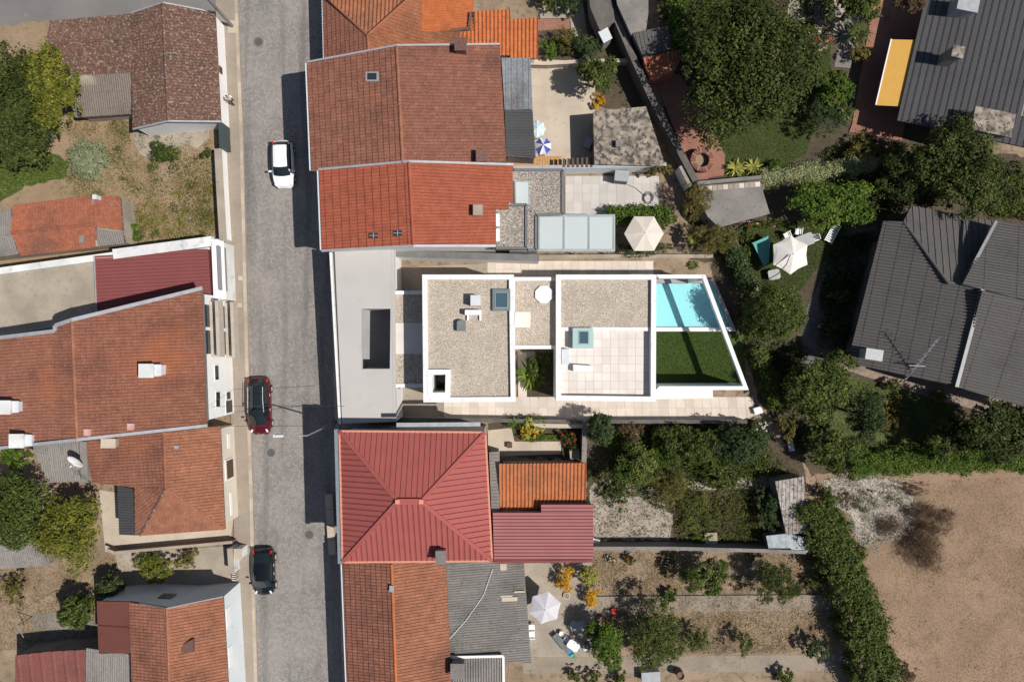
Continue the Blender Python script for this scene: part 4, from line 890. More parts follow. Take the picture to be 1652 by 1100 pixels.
def flatroof(name, label, px, z, mat, wallmat, th=.18, cat='shed', ins=.12):
    P = WL([q + (z,) for q in px]); r = thing(name, label, cat, ctr(P)); slab(r, P, mat, th, 'roof'); walls(r, P, wallmat, ins, th, -.05); return r
fr_ = flatroof('outbuilding', 'outbuilding with mottled concrete flat roof in the beige yard', [(957, 180), (1042, 172), (1072, 262), (1068, 268), (959, 265)], 2.4, 'mottled', 'concrete_grey')
chimney(fr_, 998, 232, 2.3, 2.75, .38, .45, 'concrete_grey', name='vent')
flatroof('outbuilding', 'grey concrete flat roof between the diagonal wall and tall hedge', [(985, -50), (1046, -50), (1046, 22), (1042, 50), (1018, 56), (996, 8)], 2.6, 'concrete_grey', 'concrete_grey')
flatroof('outbuilding', 'narrow brown roofed shed against the diagonal wall', [(948, -30), (984, -30), (992, 35), (968, 50), (952, 12)], 2.1, 'concrete_dark', 'concrete_grey')
flatroof('water_tank', 'white-grey sheet lid beside the brown shed', [(965, 52), (980, 44), (988, 62), (974, 70)], 1.7, 'ac_grey', 'concrete_grey', .08, 'tank', .05)
house('outbuilding', 'dark grey tiled little roof next to the brick barbecue', [([(1020, 54, 2.6), (1077, 42, 2.6), (1086, 80, 2.3), (1038, 93, 2.3)], 'tile', 'tile_dark', K(w=.3, e=.38, step=.02, tv=.5, base='concrete_grey'))], [(1020, 54, 2.6), (1077, 42, 2.6), (1086, 80, 2.3), (1038, 93, 2.3)], 'concrete_grey', 'shed', ins=.1)
bb = thing('barbecue', 'terracotta brick barbecue with tiled hood by the patio', 'barbecue', W(1070, 110))
Q = WL([(1037, 94, 2.6), (1096, 80, 2.6), (1098, 96, 2.3), (1042, 110, 2.3)]); slab(bb, Q, 'brick_red', .1, 'hood'); tile_roof(bb, Q, 'tile_shed', w=.32, e=.4, prof='barrel', step=.04)
MB().prism(WL([(1042, 110, 2.2), (1098, 96, 2.2), (1090, 112, 2.2), (1050, 123, 2.2)]), -.02).build('brick_body', 'brick_red', bb)
MB().prism(WL([(1039, 96, 2.45), (1096, 82, 2.45), (1096, 94, 2.25), (1042, 108, 2.25)]), -.02).build('brick_base', 'brick_red', bb)
wall('boundary_wall', 'long diagonal concrete wall beside terracotta patio', [(962, -60), (990, 20), (1020, 90), (1052, 160), (1122, 292)], 1.8, .42, 'concrete_dark', 'concrete_dark')
wall('boundary_wall', 'pale blue-white garden wall behind the glass canopy', [(828, 271), (960, 269), (1075, 266)], 1.8, .22, 'blue_wall', 'flashing')
wall('boundary_wall', 'short white wall piece at the shrub corner', [(1098, 268), (1114, 300)], 1.6, .25, 'white_wall', 'concrete')
wall('boundary_wall', 'low pale wall at the yard with the striped parasol', [(850, 102), (882, 103), (945, 99), (1015, 98)], .8, .2, 'concrete', 'concrete_pale')
wall('boundary_wall', 'green-grey wall under the grey concrete roof', [(1124, 296), (1228, 286)], 1.8, .2, 'grey_wall', 'concrete_grey')
fr_ = flatroof('outbuilding', 'shed with grey screed roof beside variegated hedge', [(1127, 300), (1226, 292), (1242, 345), (1160, 367), (1142, 350), (1132, 330)], 2.2, 'concrete_grey', 'concrete_grey')
for k in range(11):
    x = 1132 + k * 8.6; y = 301 - k * .7; MB().prism(WL([(x, y, 2.24), (x + 8, y - .7, 2.24), (x + 8.5, y + 7, 2.24), (x + .5, y + 7.6, 2.24)]), 2.15, random.random()).build('edge_slab', 'stone_paver' if k % 3 == 1 else 'concrete', fr_)
# well
wl = thing('well', 'round brick well on the terracotta patio', 'well', W(1132, 260))
p = W(1133, 258, .8); MB().ring(p, .55, .92, -.02, .75, 28).build('wall_ring', 'brick_dark', wl)
for k in range(22):
    a = 2 * math.pi * k / 22; rm = Matrix.Rotation(a, 3, 'Z'); MB().box((p.x + .74 * math.cos(a), p.y + .74 * math.sin(a), .79), (.38, .19, .09), a).build('brick', 'brick_dark' if k % 3 else 'brick_red', wl)
MB().cyl((p.x, p.y, -.02), (p.x, p.y, .35), .56, .56, 24).build('well_fill', 'soil', wl)
MB().box((p.x + .1, p.y - 1.25, .12), (1.1, .7, .2)).build('step', 'terracotta_paving', wl)
# slate-coloured panel house in the upper right
pr = [(1506, -60, 2.8), (1790, -60, 4.9), (1730, 254, 4.8), (1447, 195, 2.7)]
h, P = house('house', 'house with charcoal panel roof and yellow awning', [(pr, 'panel', 'panel_dark', K(w=.48, rib=.04, base='dark_metal', down=(-.235, -1, 0)))], pr, 'concrete', ins=2.2)
chimney(h, 1545, 84, 3.0, 4.9, .75, .75, 'concrete_grey', -.2, 'mottled'); chimney(h, 1562, 6, 3.0, 4.5, 1.35, 1.0, 'grey_plastic', -.2); chimney(h, 1602, 197, 3.2, 4.8, 2.6, 1.5, 'concrete_grey', -.2, 'mottled', 'water_tank')
aw = thing('awning', 'yellow canvas awning over the terracotta terrace', 'awning', W(1440, 120))
for k in range(5):
    f0, f1 = k / 5, (k + 1) / 5; A = WL([(1438, 64, 2.3), (1477, 65, 2.65), (1454, 172, 2.62), (1413, 170, 2.25)])
    L = lambda f: (A[0].lerp(A[3], f), A[1].lerp(A[2], f)); a, b = L(f0); c, e = L(f1); MB().prism([a, b, e, c], [q - Vector((0, 0, .03)) for q in (a, b, e, c)]).build('canvas', 'yellow_canvas', aw)
strip(aw, WL([(1437, 64, 2.24), (1412, 170, 2.2)]), .08, .1, 'white_paint', 'front_bar')
for t in (.05, .95): 
    a = A[0].lerp(A[3], t); b = A[1].lerp(A[2], t); MB().cyl(a - Vector((0, 0, .06)), b + Vector((.9, 0, -.1)), .03, .03, 6).build('arm', 'white_paint', aw)
# dark tiled house on the right
rp = K(w=.24, e=1.1, step=.02, prof='groove', tv=.5, base='dark_metal')
h, P = house('house', 'dark brown-grey tiled hip roof house with rooftop aerial', [
    ([(1425, 357, 3.4), (1457, 358, 3.9), (1528, 456, 5.4), (1583, 467, 5.9), (1541, 622, 5.9), (1367, 585, 3.4)], 'tile', 'tile_dark', dict(rp, cells=[(0, 1, 2, 5), (2, 3, 4, 5)])),
    ([(1457, 358, 3.9), (1470, 332, 3.5), (1602, 357, 3.5), (1550, 459, 5.45), (1528, 456, 5.4)], 'tile', 'tile_dark', K(w=.5, e=1.1, step=.012, prof='rib', tv=.5, base='dark_metal')),
    ([(1606, 357, 5.5), (1790, 395, 5.9), (1790, 520, 7.6), (1583, 467, 6.3), (1552, 459, 5.5)], 'tile', 'tile_dark', K(w=.22, e=2.2, step=.02, prof='groove', tv=.5, base='dark_metal', down=(-.95, .2, 0))),
    ([(1584, 468, 6.2), (1790, 521, 7.6), (1790, 695, 5.9), (1543, 624, 5.9)], 'tile', 'tile_dark', K(w=.22, e=2.2, step=.02, prof='groove', tv=.5, base='dark_metal', down=(-.95, .2, 0)))],
    [(1425, 357, 3.4), (1457, 358, 3.6), (1470, 332, 3.45), (1602, 357, 3.5), (1790, 395, 5.0), (1790, 695, 5.2), (1541, 622, 5.2), (1367, 585, 3.4)], 'concrete_dark', ins=1.1)
cap(h, WL([(1457, 358, 3.9), (1528, 456, 5.4), (1552, 459, 5.5)]), 'tile_dark', .12); strip(h, WL([(1606, 357, 5.5), (1552, 459, 5.6)]), .22, .12, 'dark_flashing', 'verge_flashing'); strip(h, WL([(1584, 467, 6.2), (1542, 624, 6.0)]), .25, .12, 'dark_flashing', 'verge_flashing')
chimney(h, 1410, 572, 3.6, 4.7, 1.1, .7, 'grey_plastic', -.15)
yg = thing('aerial', 'long rooftop television aerial on the dark tiled house', 'aerial', W(1462, 612, 3.6))
a, b = W(1461, 612, 4.4), W(1513, 547, 7.2)
MB().cyl(a, b, .045, .035, 6).build('boom', 'steel', yg)
for t in (.05, .16, .3, .42, .55, .68, .8, .9, .99):
    c = a.lerp(b, t); MB().cyl(c + Vector((-.35, -.22, 0)) * (1.1 - .35 * t), c + Vector((.35, .22, 0)) * (1.1 - .35 * t), .014, .014, 5).build('element', 'steel', yg)
c = a.lerp(b, .36); MB().cyl(c + Vector((-.55, 0, 0)), c + Vector((.6, -.05, 0)), .05, .05, 6).build('dipole', 'steel', yg)
MB().cyl(W(1478, 590, 4.5) - Vector((0, 0, .5)), a.lerp(b, .3), .03, .03, 6).build('mast', 'steel', yg)
# garden structures lower middle
fr_ = leanto('plank_shed', 'tumbledown shed roofed with weathered white planks', [(1250, 776, 2.0), (1296, 768, 2.0), (1306, 858, 1.7), (1268, 862, 1.7)], 'planks_old', w=.3, e=.34, step=.05, prof='flat', down=(0, -1, 0), tv=1.6)
flatroof('tin_lean_to', 'pale blue sheet metal roof beside the plank shed', [(1236, 864), (1272, 860), (1304, 868), (1306, 890), (1278, 893), (1276, 884), (1240, 884)], 1.5, 'tin', 'concrete_grey', .05)
wall('boundary_wall', 'long grey garden wall south of the pinkish roof', [(957, 884), (1085, 884), (1240, 888), (1300, 890)], 1.5, .2, 'concrete_grey', 'concrete_grey')
wall('boundary_wall', 'grey wall at the back of the flower bed', [(944, 680), (942, 747)], 1.6, .3, 'concrete_grey', 'concrete_grey')
wall('boundary_wall', 'low pale wall behind the yellow flower bed', [(862, 686), (905, 687), (940, 687)], 1.0, .25, 'concrete', 'concrete_pale')
wall('boundary_wall', 'white street wall of the weedy garden', [(352, 240), (355, 300), (360, 386)], 1.15, .5, 'white_wall', 'concrete')
gt = wall('gate', 'dark green metal gate beside the lichen cottage', [(355, 198), (357, 238)], 1.6, .3, 'dark_green_gate', None, 'gate')
wall('boundary_wall', 'peeling pale-blue street wall with slatted gate', [(371, 884), (374, 925)], 1.3, .35, 'white_stained', 'concrete')
gt = thing('slat_gate', 'small slatted gate in the pale-blue wall', 'gate', W(377, 928))
for k in range(5): y = 921 + k * 3.4; MB().prism(WL([(374, y, 1.0), (380, y + 1, 1.0), (380, y + 2.4, 1.0), (374, y + 1.4, 1.0)]), -.02).build('slat', 'beige_canvas', gt)
MB().prism(WL([(376, 920, .6), (377, 920, .6), (377, 938, .6), (376, 938, .6)]), .5).build('rail', 'wood_dark', gt)
wall('boundary_wall', 'brown edged yard wall below the hipped cream house', [(172, 886), (185, 891), (375, 874)], .9, .14, 'brick_dark', 'concrete')
wall('boundary_wall', 'thin edging wall along the dry plots', [(960, 963), (1325, 960)], .16, .1, 'concrete_grey')
wall('boundary_wall', 'pale wall beside the columnar hedge', [(1185, 385), (1222, 470)], .6, .14, 'concrete', 'concrete_pale')
# ================================================================== VEGETATION
def leaf_mesh(name, cen, nor, size, tint, aspect=.55):
    """numpy: one rhombic leaf face per row"""
    n = len(cen); r = RNG.normal(size=(n, 3)); u = np.cross(nor, r); u /= np.linalg.norm(u, axis=1)[:, None] + 1e-9; v = np.cross(nor, u)
    s = size[:, None]; V = np.empty((n, 4, 3), np.float32)
    V[:, 0] = cen - u * s; V[:, 1] = cen - v * s * aspect; V[:, 2] = cen + u * s; V[:, 3] = cen + v * s * aspect
    me = bpy.data.meshes.new(name); me.vertices.add(n * 4); me.vertices.foreach_set('co', V.ravel())
    me.loops.add(n * 4); me.loops.foreach_set('vertex_index', np.arange(n * 4, dtype=np.int32))
    me.polygons.add(n); me.polygons.foreach_set('loop_start', np.arange(0, n * 4, 4, dtype=np.int32))
    a = me.attributes.new('tint', 'FLOAT', 'FACE'); a.data.foreach_set('value', tint.astype(np.float32))
    me.update(); me.validate(); return me
def cloud(R, n, leaf, clump=34, zmin=-.5, lob=.22, shell=.5, crf=.1):
    """leaf positions for an uneven crown of radii R: several lobes, each of many clumps, with gaps between"""
    R = np.array(R); big = float(max(R))
    nl = 1 if lob < .15 else int(3 + min(11, big * 2.3))
    if nl == 1: LC = np.zeros((1, 3)); LR = np.array([.9])
    else:
        a = RNG.random() * 6.3 + np.arange(nl) * 2.399; rr = .74 * np.sqrt((np.arange(nl) + .5) / nl) * (.8 + .4 * RNG.random(nl))
        LC = np.stack([np.cos(a) * rr, np.sin(a) * rr, .45 * (1 - rr) + RNG.normal(0, .16, nl)], 1); LR = (.3 + .2 * RNG.random(nl)) * (1.35 if nl < 7 else 1.08)
    LT = RNG.normal(0, .09, nl)
    k = max(10, n // clump); L = RNG.choice(nl, k, p=LR ** 2 / (LR ** 2).sum())
    d = RNG.normal(size=(k, 3)); d /= np.linalg.norm(d, axis=1)[:, None]; d[:, 2] = np.where(d[:, 2] < zmin, -d[:, 2], d[:, 2])
    rad = shell + (1 - shell) * RNG.random(k) ** .5
    rad *= 1 + .12 * np.sin(d[:, 0] * 7 + L) * np.sin(d[:, 1] * 6 + 2 * L)
    c = LC[L] + d * (LR[L] * rad)[:, None]
    i = RNG.integers(0, k, n); cr = crf * (.55 + .9 * RNG.random(k)) * (1.3 if big < 1.2 else 1)
    p = c[i] + RNG.normal(size=(n, 3)) * cr[i][:, None] * .6
    ct = RNG.normal(0, .17, k) + LT[L]
    nor = (p - c[i]) * 5.0 + d[i] * .4 + np.array([0, 0, .6]) + RNG.normal(size=(n, 3)) * .5
    nor /= np.linalg.norm(nor, axis=1)[:, None]
    t = np.clip(.45 + ct[i] + RNG.normal(0, .17, n), 0, 1)
    P = p * R; ms = -.9 * R[2]; P[:, 2] = np.maximum(P[:, 2], ms)
    return P, nor, leaf * (.6 + .8 * RNG.random(n)), t
def crown_mesh(name, R, n, leaf, **k):
    asp = k.pop('aspect', .55); return leaf_mesh(name, *cloud(R, n, leaf, **k), asp)
def plant(name, label, cat, px, py, r, mat, zc=None, h=None, n=None, leaf=.1, group=None, ry=None, trunk=True, flowers=None, **k):
    """r: crown radius in pixels; zc: height of the crown centre; h: vertical radius"""
    zz = zc if zc is not None else 1.0; m = (H - zz) / F; R = r * m; Ry = (ry or r) * m; Hh = h or min(R * .85, zz)
    if zc is None: zz = Hh * .75
    c = W(px, py, zz); root = thing(name, label, cat, Vector((c.x, c.y, 0)), group); ORG[root.name] = Vector((c.x, c.y, 0))
    n = n or int(520 * R * Ry / (leaf / .1) ** 1.4 * 1.5) + 250
    n = int(n * 1.75); leaf = leaf * .76
    me = crown_mesh('crown', (R, Ry, Hh), n, leaf, **k); o = link('crown', me, mat, root); o.location = (0, 0, zz)
    if trunk:
        mb = MB(); tr = max(.03, R * .055); top = Vector((c.x, c.y, zz + Hh * .1)); b = Vector((c.x, c.y, -.03))
        mb.cyl(b, b.lerp(top, .55), tr * 1.4, tr, 8); mb.cyl(b.lerp(top, .55), top, tr, tr * .5, 8)
        for a in range(5):
            q = a * 1.256 + random.random(); e = Vector((c.x + math.cos(q) * R * .6, c.y + math.sin(q) * Ry * .6, zz + Hh * random.uniform(.0, .4)))
            mb.cyl(b.lerp(top, .5 + .08 * a), e, tr * .5, tr * .18, 6)
        mb.build('trunk', 'bark', root)
    if flowers:
        for fm, fn in flowers:
            P, nn, s, t = cloud((R, Ry, Hh), fn, leaf * .9, clump=9, zmin=.1, lob=.05, shell=.9, crf=.08)
            P *= 1.04; fl = link('blossom' if fm.startswith('petal') else 'tips', leaf_mesh('blossom', P, nn, s, t, .9), fm, root); fl.location = (0, 0, zz); fl['kind'] = 'stuff'
    return root
def hedge(name, label, px, wid, hgt, mat, leaf=.085, dens=700, cat='hedge', z=0.0, group=None, extra=None):
    """clipped hedge along a polyline given at its top"""
    P = WL([q + (hgt,) for q in px]); root = thing(name, label, cat, Vector((P[0].x, P[0].y, 0)), group); O = P[0]
    L = [(b - a).length for a, b in zip(P[:-1], P[1:])]; tot = sum(L); n = int(dens * tot * (wid + hgt))
    kk = max(10, n // 26); seg = RNG.choice(len(L), kk, p=np.array(L) / tot); f = RNG.random(kk)
    A = np.array([P[i][:] for i in range(len(P) - 1)])[seg]; B = np.array([P[i + 1][:] for i in range(len(P) - 1)])[seg]
    c = A + (B - A) * f[:, None]; d = B - A; d /= np.linalg.norm(d, axis=1)[:, None]; q = np.stack([-d[:, 1], d[:, 0], d[:, 2] * 0], 1)
    side = np.clip(RNG.normal(0, .42, kk), -.62, .62); wob = 1 + .18 * np.sin(f * 9 + seg * 2.1) + .1 * np.sin(f * 23)
    c += q * (side * wid * wob)[:, None]; c[:, 2] = hgt * np.where(np.abs(side) > .42, RNG.random(kk) * .85 + .08, .82 + .18 * RNG.random(kk))
    i = RNG.integers(0, kk, n); p = c[i] + RNG.normal(size=(n, 3)) * .15; p[:, 2] = np.maximum(p[:, 2], .03)
    nor = (p - c[i]) * 4 + np.array([0, 0, .8]) + RNG.normal(size=(n, 3)) * .4; nor /= np.linalg.norm(nor, axis=1)[:, None]
    t = np.clip(.45 + RNG.normal(0, .13, kk)[i] + RNG.normal(0, .18, n), 0, 1)
    p -= np.array([O.x, O.y, 0]); link('foliage', leaf_mesh('foliage', p, nor, leaf * (.6 + .8 * RNG.random(n)), t), mat, root)
    mb = MB()
    for a, b in zip(P[:-1], P[1:]):
        m = max(1, int((b - a).length / .9))
        for j in range(m): s = a.lerp(b, (j + .5) / m); mb.cyl((s.x, s.y, -.03), (s.x, s.y, hgt * .8), .04, .02, 5)
    mb.build('stems', 'bark', root)['kind'] = 'stuff'; return root
def inpoly(x, y, poly):
    ins = np.zeros(len(x), bool); n = len(poly)
    for i in range(n):
        x0, y0 = poly[i]; x1, y1 = poly[(i + 1) % n]
        if y0 == y1: continue
        ins ^= ((y0 > y) != (y1 > y)) & (x < (x1 - x0) * (y - y0) / (y1 - y0) + x0)
    return ins
def scatter(name, label, px, mat, n, leaf, hgt=.12, clumps=0, spread=.35, cat=None, aspect=.5, flat=.5, z=.01):
    """uncountable ground cover inside a pixel outline"""
    P = WL(px, z); xs = [p.x for p in P]; ys = [p.y for p in P]; poly = [(p.x, p.y) for p in P]
    def draw(m):
        x = RNG.uniform(min(xs), max(xs), m * 3); y = RNG.uniform(min(ys), max(ys), m * 3); k = inpoly(x, y, poly); return x[k][:m], y[k][:m]
    if clumps:
        cx, cy = draw(clumps); i = RNG.integers(0, len(cx), n); s = spread * (.4 + 1.2 * RNG.random(len(cx)))
        x = cx[i] + RNG.normal(size=n) * s[i]; y = cy[i] + RNG.normal(size=n) * s[i]; k = inpoly(x, y, poly); x, y, i = x[k], y[k], i[k]; t = np.clip(.45 + RNG.normal(0, .18, len(cx))[i] + RNG.normal(0, .16, len(x)), 0, 1)
        hh = hgt * (.3 + RNG.random(len(cx)) * 1.2)[i]
    else:
        x, y = draw(n); t = np.clip(.5 + RNG.normal(0, .2, len(x)), 0, 1); hh = np.full(len(x), hgt)
    zz = z + RNG.random(len(x)) * hh; c = np.stack([x, y, zz], 1)
    nor = RNG.normal(size=(len(x), 3)) + np.array([0, 0, flat * 2]); nor /= np.linalg.norm(nor, axis=1)[:, None]
    o = link(name, leaf_mesh(name, c, nor, leaf * (.5 + RNG.random(len(x))), t, aspect), mat); tag(o, label, cat, kind='stuff'); return o
def rosette(name, label, cat, px, py, R, mat, n=26, zc=.4, wid=.06, group=None, up=.6):
    c = W(px, py, zc); root = thing(name, label, cat, Vector((c.x, c.y, 0)), group); mb = MB()
    for i in range(n):
        a = i * 2.399 + random.uniform(-.15, .15); l = R * random.uniform(.7, 1.05); e = random.uniform(.15, 1.0) * up; dx, dy = math.cos(a), math.sin(a); q = Vector((-dy, dx, 0)) * wid
        pts = [(0, 0), (.45, e * .55), (.8, e * .6), (1, e * .35)]; prev = None
        for k, (f, hz) in enumerate(pts):
            m = Vector((c.x + dx * l * f, c.y + dy * l * f, zc * .8 + hz * l)); w = q * (1, 1.1, .7, .08)[k]; cur = (m - w, m + w)
            if prev: mb.face([prev[0], prev[1], cur[1], cur[0]], random.random())
            prev = cur
    mb.build('leaves', mat, root); MB().cyl((c.x, c.y, -.03), (c.x, c.y, zc), .1, .07, 8).build('stem', 'bark', root); return root
# trees and shrubs: west gardens
T = lambda *a, **k: plant(*a, **k)
T('tree', 'large round dark green tree by the lane and long shed', 'tree', 16, 176, 84, 'leaf_dark', zc=3.8, h=2.6, ry=98, n=15000, leaf=.15)
T('tree', 'yellowing tree at the end of the long shed', 'tree', 86, 145, 40, 'leaf_yellow', zc=4.3, h=1.9, n=5500, leaf=.13, ry=70)
T('bush', 'pale grey-green rounded bush in the weedy garden', 'bush', 143, 258, 35, 'leaf_grey', zc=.9, h=1.1, n=7000, leaf=.06, lob=.1)
T('bush', 'dark green shrub by the cracked concrete slab', 'bush', 268, 248, 25, 'leaf_mid', zc=.6, h=.8, ry=18, n=2600, leaf=.07)
T('bush', 'small shrub next to the dark green gate', 'bush', 336, 248, 11, 'leaf_mid', n=600, leaf=.07)
T('bush', 'lush weeds at the corner of the tiled shed', 'bush', 214, 376, 17, 'leaf_bright', n=1300, leaf=.09)
T('tree', 'brownish dark tree beside the corrugated lean-to', 'tree', 22, 808, 58, 'leaf_mid', zc=3.4, h=2.0, n=9000, leaf=.11)
T('tree', 'yellow-green vine tree over the yard', 'tree', 118, 848, 54, 'leaf_yellow', zc=2.6, h=1.5, n=5600, leaf=.13, ry=64, lob=.5)
T('bush', 'green shrub between satellite lean-to and brownish tree', 'bush', 28, 740, 22, 'leaf_bright', zc=1.6, n=1400, leaf=.11)
T('bush', 'thin olive bush on the bare soil', 'bush', 26, 948, 22, 'leaf_olive', n=1200, leaf=.08); T('tree', 'dense dark round orange tree', 'tree', 125, 985, 29, 'leaf_mid', zc=1.9, h=1.5, n=4200, leaf=.1, lob=.12)
T('tree', 'smaller dark round citrus tree by the house shadow', 'tree', 179, 945, 22, 'leaf_blue', zc=1.6, h=1.2, n=2600, leaf=.1, lob=.12); T('bush', 'yellow-green bush by the concrete path', 'bush', 250, 913, 31, 'leaf_yellow', zc=1.0, h=.9, ry=22, n=2600, leaf=.09)
T('bush', 'dull olive bush near the pale-blue wall', 'bush', 306, 904, 18, 'leaf_olive', n=1100, leaf=.07)
# east gardens
T('tree', 'round tree overhanging the beige yard', 'tree', 963, 120, 31, 'leaf_mid', zc=2.6, h=1.7, n=4600, leaf=.1, lob=.15)
T('bush', 'light green bush at the orange annex corner', 'bush', 886, 80, 16, 'leaf_bright', n=1100, leaf=.09); T('bush', 'grey-green shrub beside the brick path', 'bush', 948, 80, 24, 'leaf_blue', zc=.9, n=2000, leaf=.09)
T('bush', 'mixed olive shrub in the walled bed', 'bush', 915, 68, 24, 'leaf_olive', n=1500, leaf=.08, ry=18); T('bush', 'top green shrub by the concrete apron', 'bush', 915, 8, 20, 'leaf_blue', n=1300, leaf=.09)
T('bush', 'dark shrub behind the orange annex', 'bush', 880, 2, 20, 'leaf_mid', n=1200, leaf=.09)
T('flower_bush', 'yellow flowering clump at the yard edge', 'flowers', 964, 163, 10, 'leaf_gold', ry=14, n=900, leaf=.06, trunk=False)
hedge('hedge', 'tall bright green hedge beside the grey flat roof', [(1093, -40), (1098, 82)], 1.35, 2.6, 'leaf_bright', dens=480)
T('tree', 'huge dark conifer-like tree above the lawn', 'tree', 1201, 112, 96, 'leaf_dark', zc=4.4, h=3.3, ry=122, n=24000, leaf=.15, lob=.3)
T('bush', 'light leafy green bush by the stone path', 'bush', 1343, 147, 32, 'leaf_bright', zc=1.3, n=2600, leaf=.12); T('bush', 'dark shrub below the light leafy bush', 'bush', 1322, 190, 34, 'leaf_blue', zc=1.2, n=3200, leaf=.08)
T('tree', 'dark green tree at the head of the stone path', 'tree', 1380, 8, 34, 'leaf_mid', zc=2.4, n=3600, leaf=.11); rosette('palm', 'spiky dark palm beside the stone path', 'palm', 1385, 52, 1.3, 'leaf_dark', 40, 1.0)
T('bush', 'cream-tipped bush beside the terracotta terrace', 'bush', 1385, 88, 19, 'leaf_olive', n=1100, leaf=.08); rosette('palm', 'small palm below the light leafy bush', 'palm', 1365, 182, 1.0, 'leaf_mid', 26, .6)
T('bush', 'olive bush at the end of the variegated hedge', 'bush', 1385, 240, 22, 'leaf_olive', zc=.9, n=1600, leaf=.08)
T('tree', 'purple-brown tree at the charcoal roof corner', 'tree', 1462, 2, 22, 'leaf_brown', zc=3.0, n=1600, leaf=.1)
T('flower_bush', 'flower bed of red, white and pink blooms', 'flowers', 1316, 62, 33, 'leaf_mid', h=.35, ry=22, n=1600, leaf=.07, trunk=False, flowers=[('petal_red', 130), ('petal_white', 110), ('petal_pink', 160), ('petal_orange', 120)])
hedge('hedge', 'pale variegated hedge next to the lawn', [(1228, 288), (1320, 274), (1412, 264)], .95, 1.3, 'leaf_cream', .055, 800); T('bush', 'clipped bright green ball bush', 'bush', 1250, 268, 13, 'leaf_bright', n=1500, leaf=.05, lob=.02)
rosette('aloe', 'spiky pale yucca clump by the well', 'plant', 1187, 272, .9, 'leaf_lime', 24, .25); rosette('aloe', 'striped yucca beside the clipped ball', 'plant', 1214, 270, .9, 'leaf_lime', 24, .25)
T('tree', 'bright green leafy tree north of the parasol lawn', 'tree', 1338, 328, 72, 'leaf_bright', zc=2.6, h=1.7, ry=38, n=7600, leaf=.13); T('tree', 'black-green tree by the dark tiled roof', 'tree', 1535, 275, 66, 'leaf_dark', zc=4.6, h=2.8, n=9000, leaf=.13, ry=72)
T('tree', 'shadowy tree between the hedge and the dark tiled roof', 'tree', 1455, 290, 46, 'leaf_dark', zc=3.0, h=1.9, n=5200, leaf=.12); T('tree', 'dark tree in front of the charcoal roof', 'tree', 1590, 300, 40, 'leaf_dark', zc=3.4, n=4200, leaf=.12)
T('bush', 'green bush on the right below the charcoal roof', 'bush', 1635, 300, 26, 'leaf_mid', n=1600, leaf=.09); hedge('hedge', 'low hedge with yellow flowers behind dark tiled house', [(1600, 330), (1700, 345)], .8, .7, 'leaf_mid')
for i, x in enumerate((1606, 1625, 1645)): T('flower_bush', 'round yellow flower clump behind the dark tiled house', 'flowers', x, 338 + i * 3, 7, 'leaf_gold', n=400, leaf=.05, trunk=False, group='yellow flower clumps in a row')
T('tree', 'dense round dark tree east of the pool', 'tree', 1250, 505, 50, 'leaf_mid', zc=3.9, h=2.4, n=10000, leaf=.09, lob=.1); 
hedge('hedge', 'narrow blue-green hedge by the pale wall', [(1172, 378), (1192, 420), (1216, 465)], .9, 1.5, 'leaf_blue', dens=500)
T('bush', 'tall golden olive bamboo over the screed roof edge', 'bush', 1122, 325, 22, 'leaf_olive', zc=1.8, h=1.4, ry=32, n=3600, leaf=.08, aspect=.25); T('bush', 'golden bamboo clump next to the narrow hedge', 'bush', 1152, 388, 30, 'leaf_olive', zc=1.7, h=1.4, ry=26, n=3800, leaf=.08, aspect=.25)
T('bush', 'yellow-green sapling in the dark corner', 'bush', 1115, 382, 12, 'leaf_lime', zc=1.2, n=700, leaf=.1, ry=20); hedge('hedge', 'ivy hedge beside the stone patio', [(983, 346), (1030, 343), (1080, 346)], .9, 1.3, 'leaf_bright', dens=480)
T('bush', 'leafy end of the ivy hedge', 'bush', 1072, 356, 15, 'leaf_mid', zc=.9, n=1300, leaf=.09); T('bush', 'spreading blue-green juniper beside the glass canopy', 'bush', 1036, 403, 44, 'leaf_blue', zc=.8, h=.7, ry=15, n=3600, leaf=.08, aspect=.2)
T('bush', 'brown-green shrub at the end of the pale blue wall', 'bush', 1058, 276, 22, 'leaf_olive', zc=1.0, ry=14, n=1300, leaf=.08)
rosette('fern', 'lush fern in the shaded courtyard', 'plant', 857, 605, 1.5, 'leaf_bright', 46, .9, .08, None, .8); T('bush', 'courtyard shrub beside the fern', 'bush', 866, 592, 18, 'leaf_mid', zc=1.3, n=1200, leaf=.1, ry=24)
# middle overgrown garden
T('conifer', 'dark blue-green conifer at the wall corner', 'tree', 968, 690, 24, 'leaf_blue', zc=2.2, h=2.0, ry=28, n=4200, leaf=.08, lob=.1)
T('tree', 'broad green fruit tree in the overgrown garden', 'tree', 1022, 752, 38, 'leaf_mid', zc=2.0, h=1.4, n=4600, leaf=.12); T('tree', 'green bushy tree under the southern wall', 'tree', 1106, 716, 46, 'leaf_mid', zc=1.8, h=1.4, ry=36, n=5200, leaf=.11)
T('tree', 'light-leaved tree at the garden corner by the path', 'tree', 1196, 716, 46, 'leaf_blue', zc=2.4, h=1.6, ry=34, n=5600, leaf=.11); T('bush', 'olive-brown feathery bush mid garden', 'bush', 1076, 788, 36, 'leaf_olive', zc=1.2, h=1.0, n=3800, leaf=.09, aspect=.25, ry=30)
T('bush', 'brown-pink blossoming shrub by the conifer', 'bush', 1016, 694, 20, 'leaf_brown', n=1200, leaf=.07, flowers=[('petal_pink', 40)]); T('bush', 'low weeds south of the feathery bush', 'bush', 1130, 828, 42, 'weed', h=.4, n=2800, leaf=.08, trunk=False, ry=36)
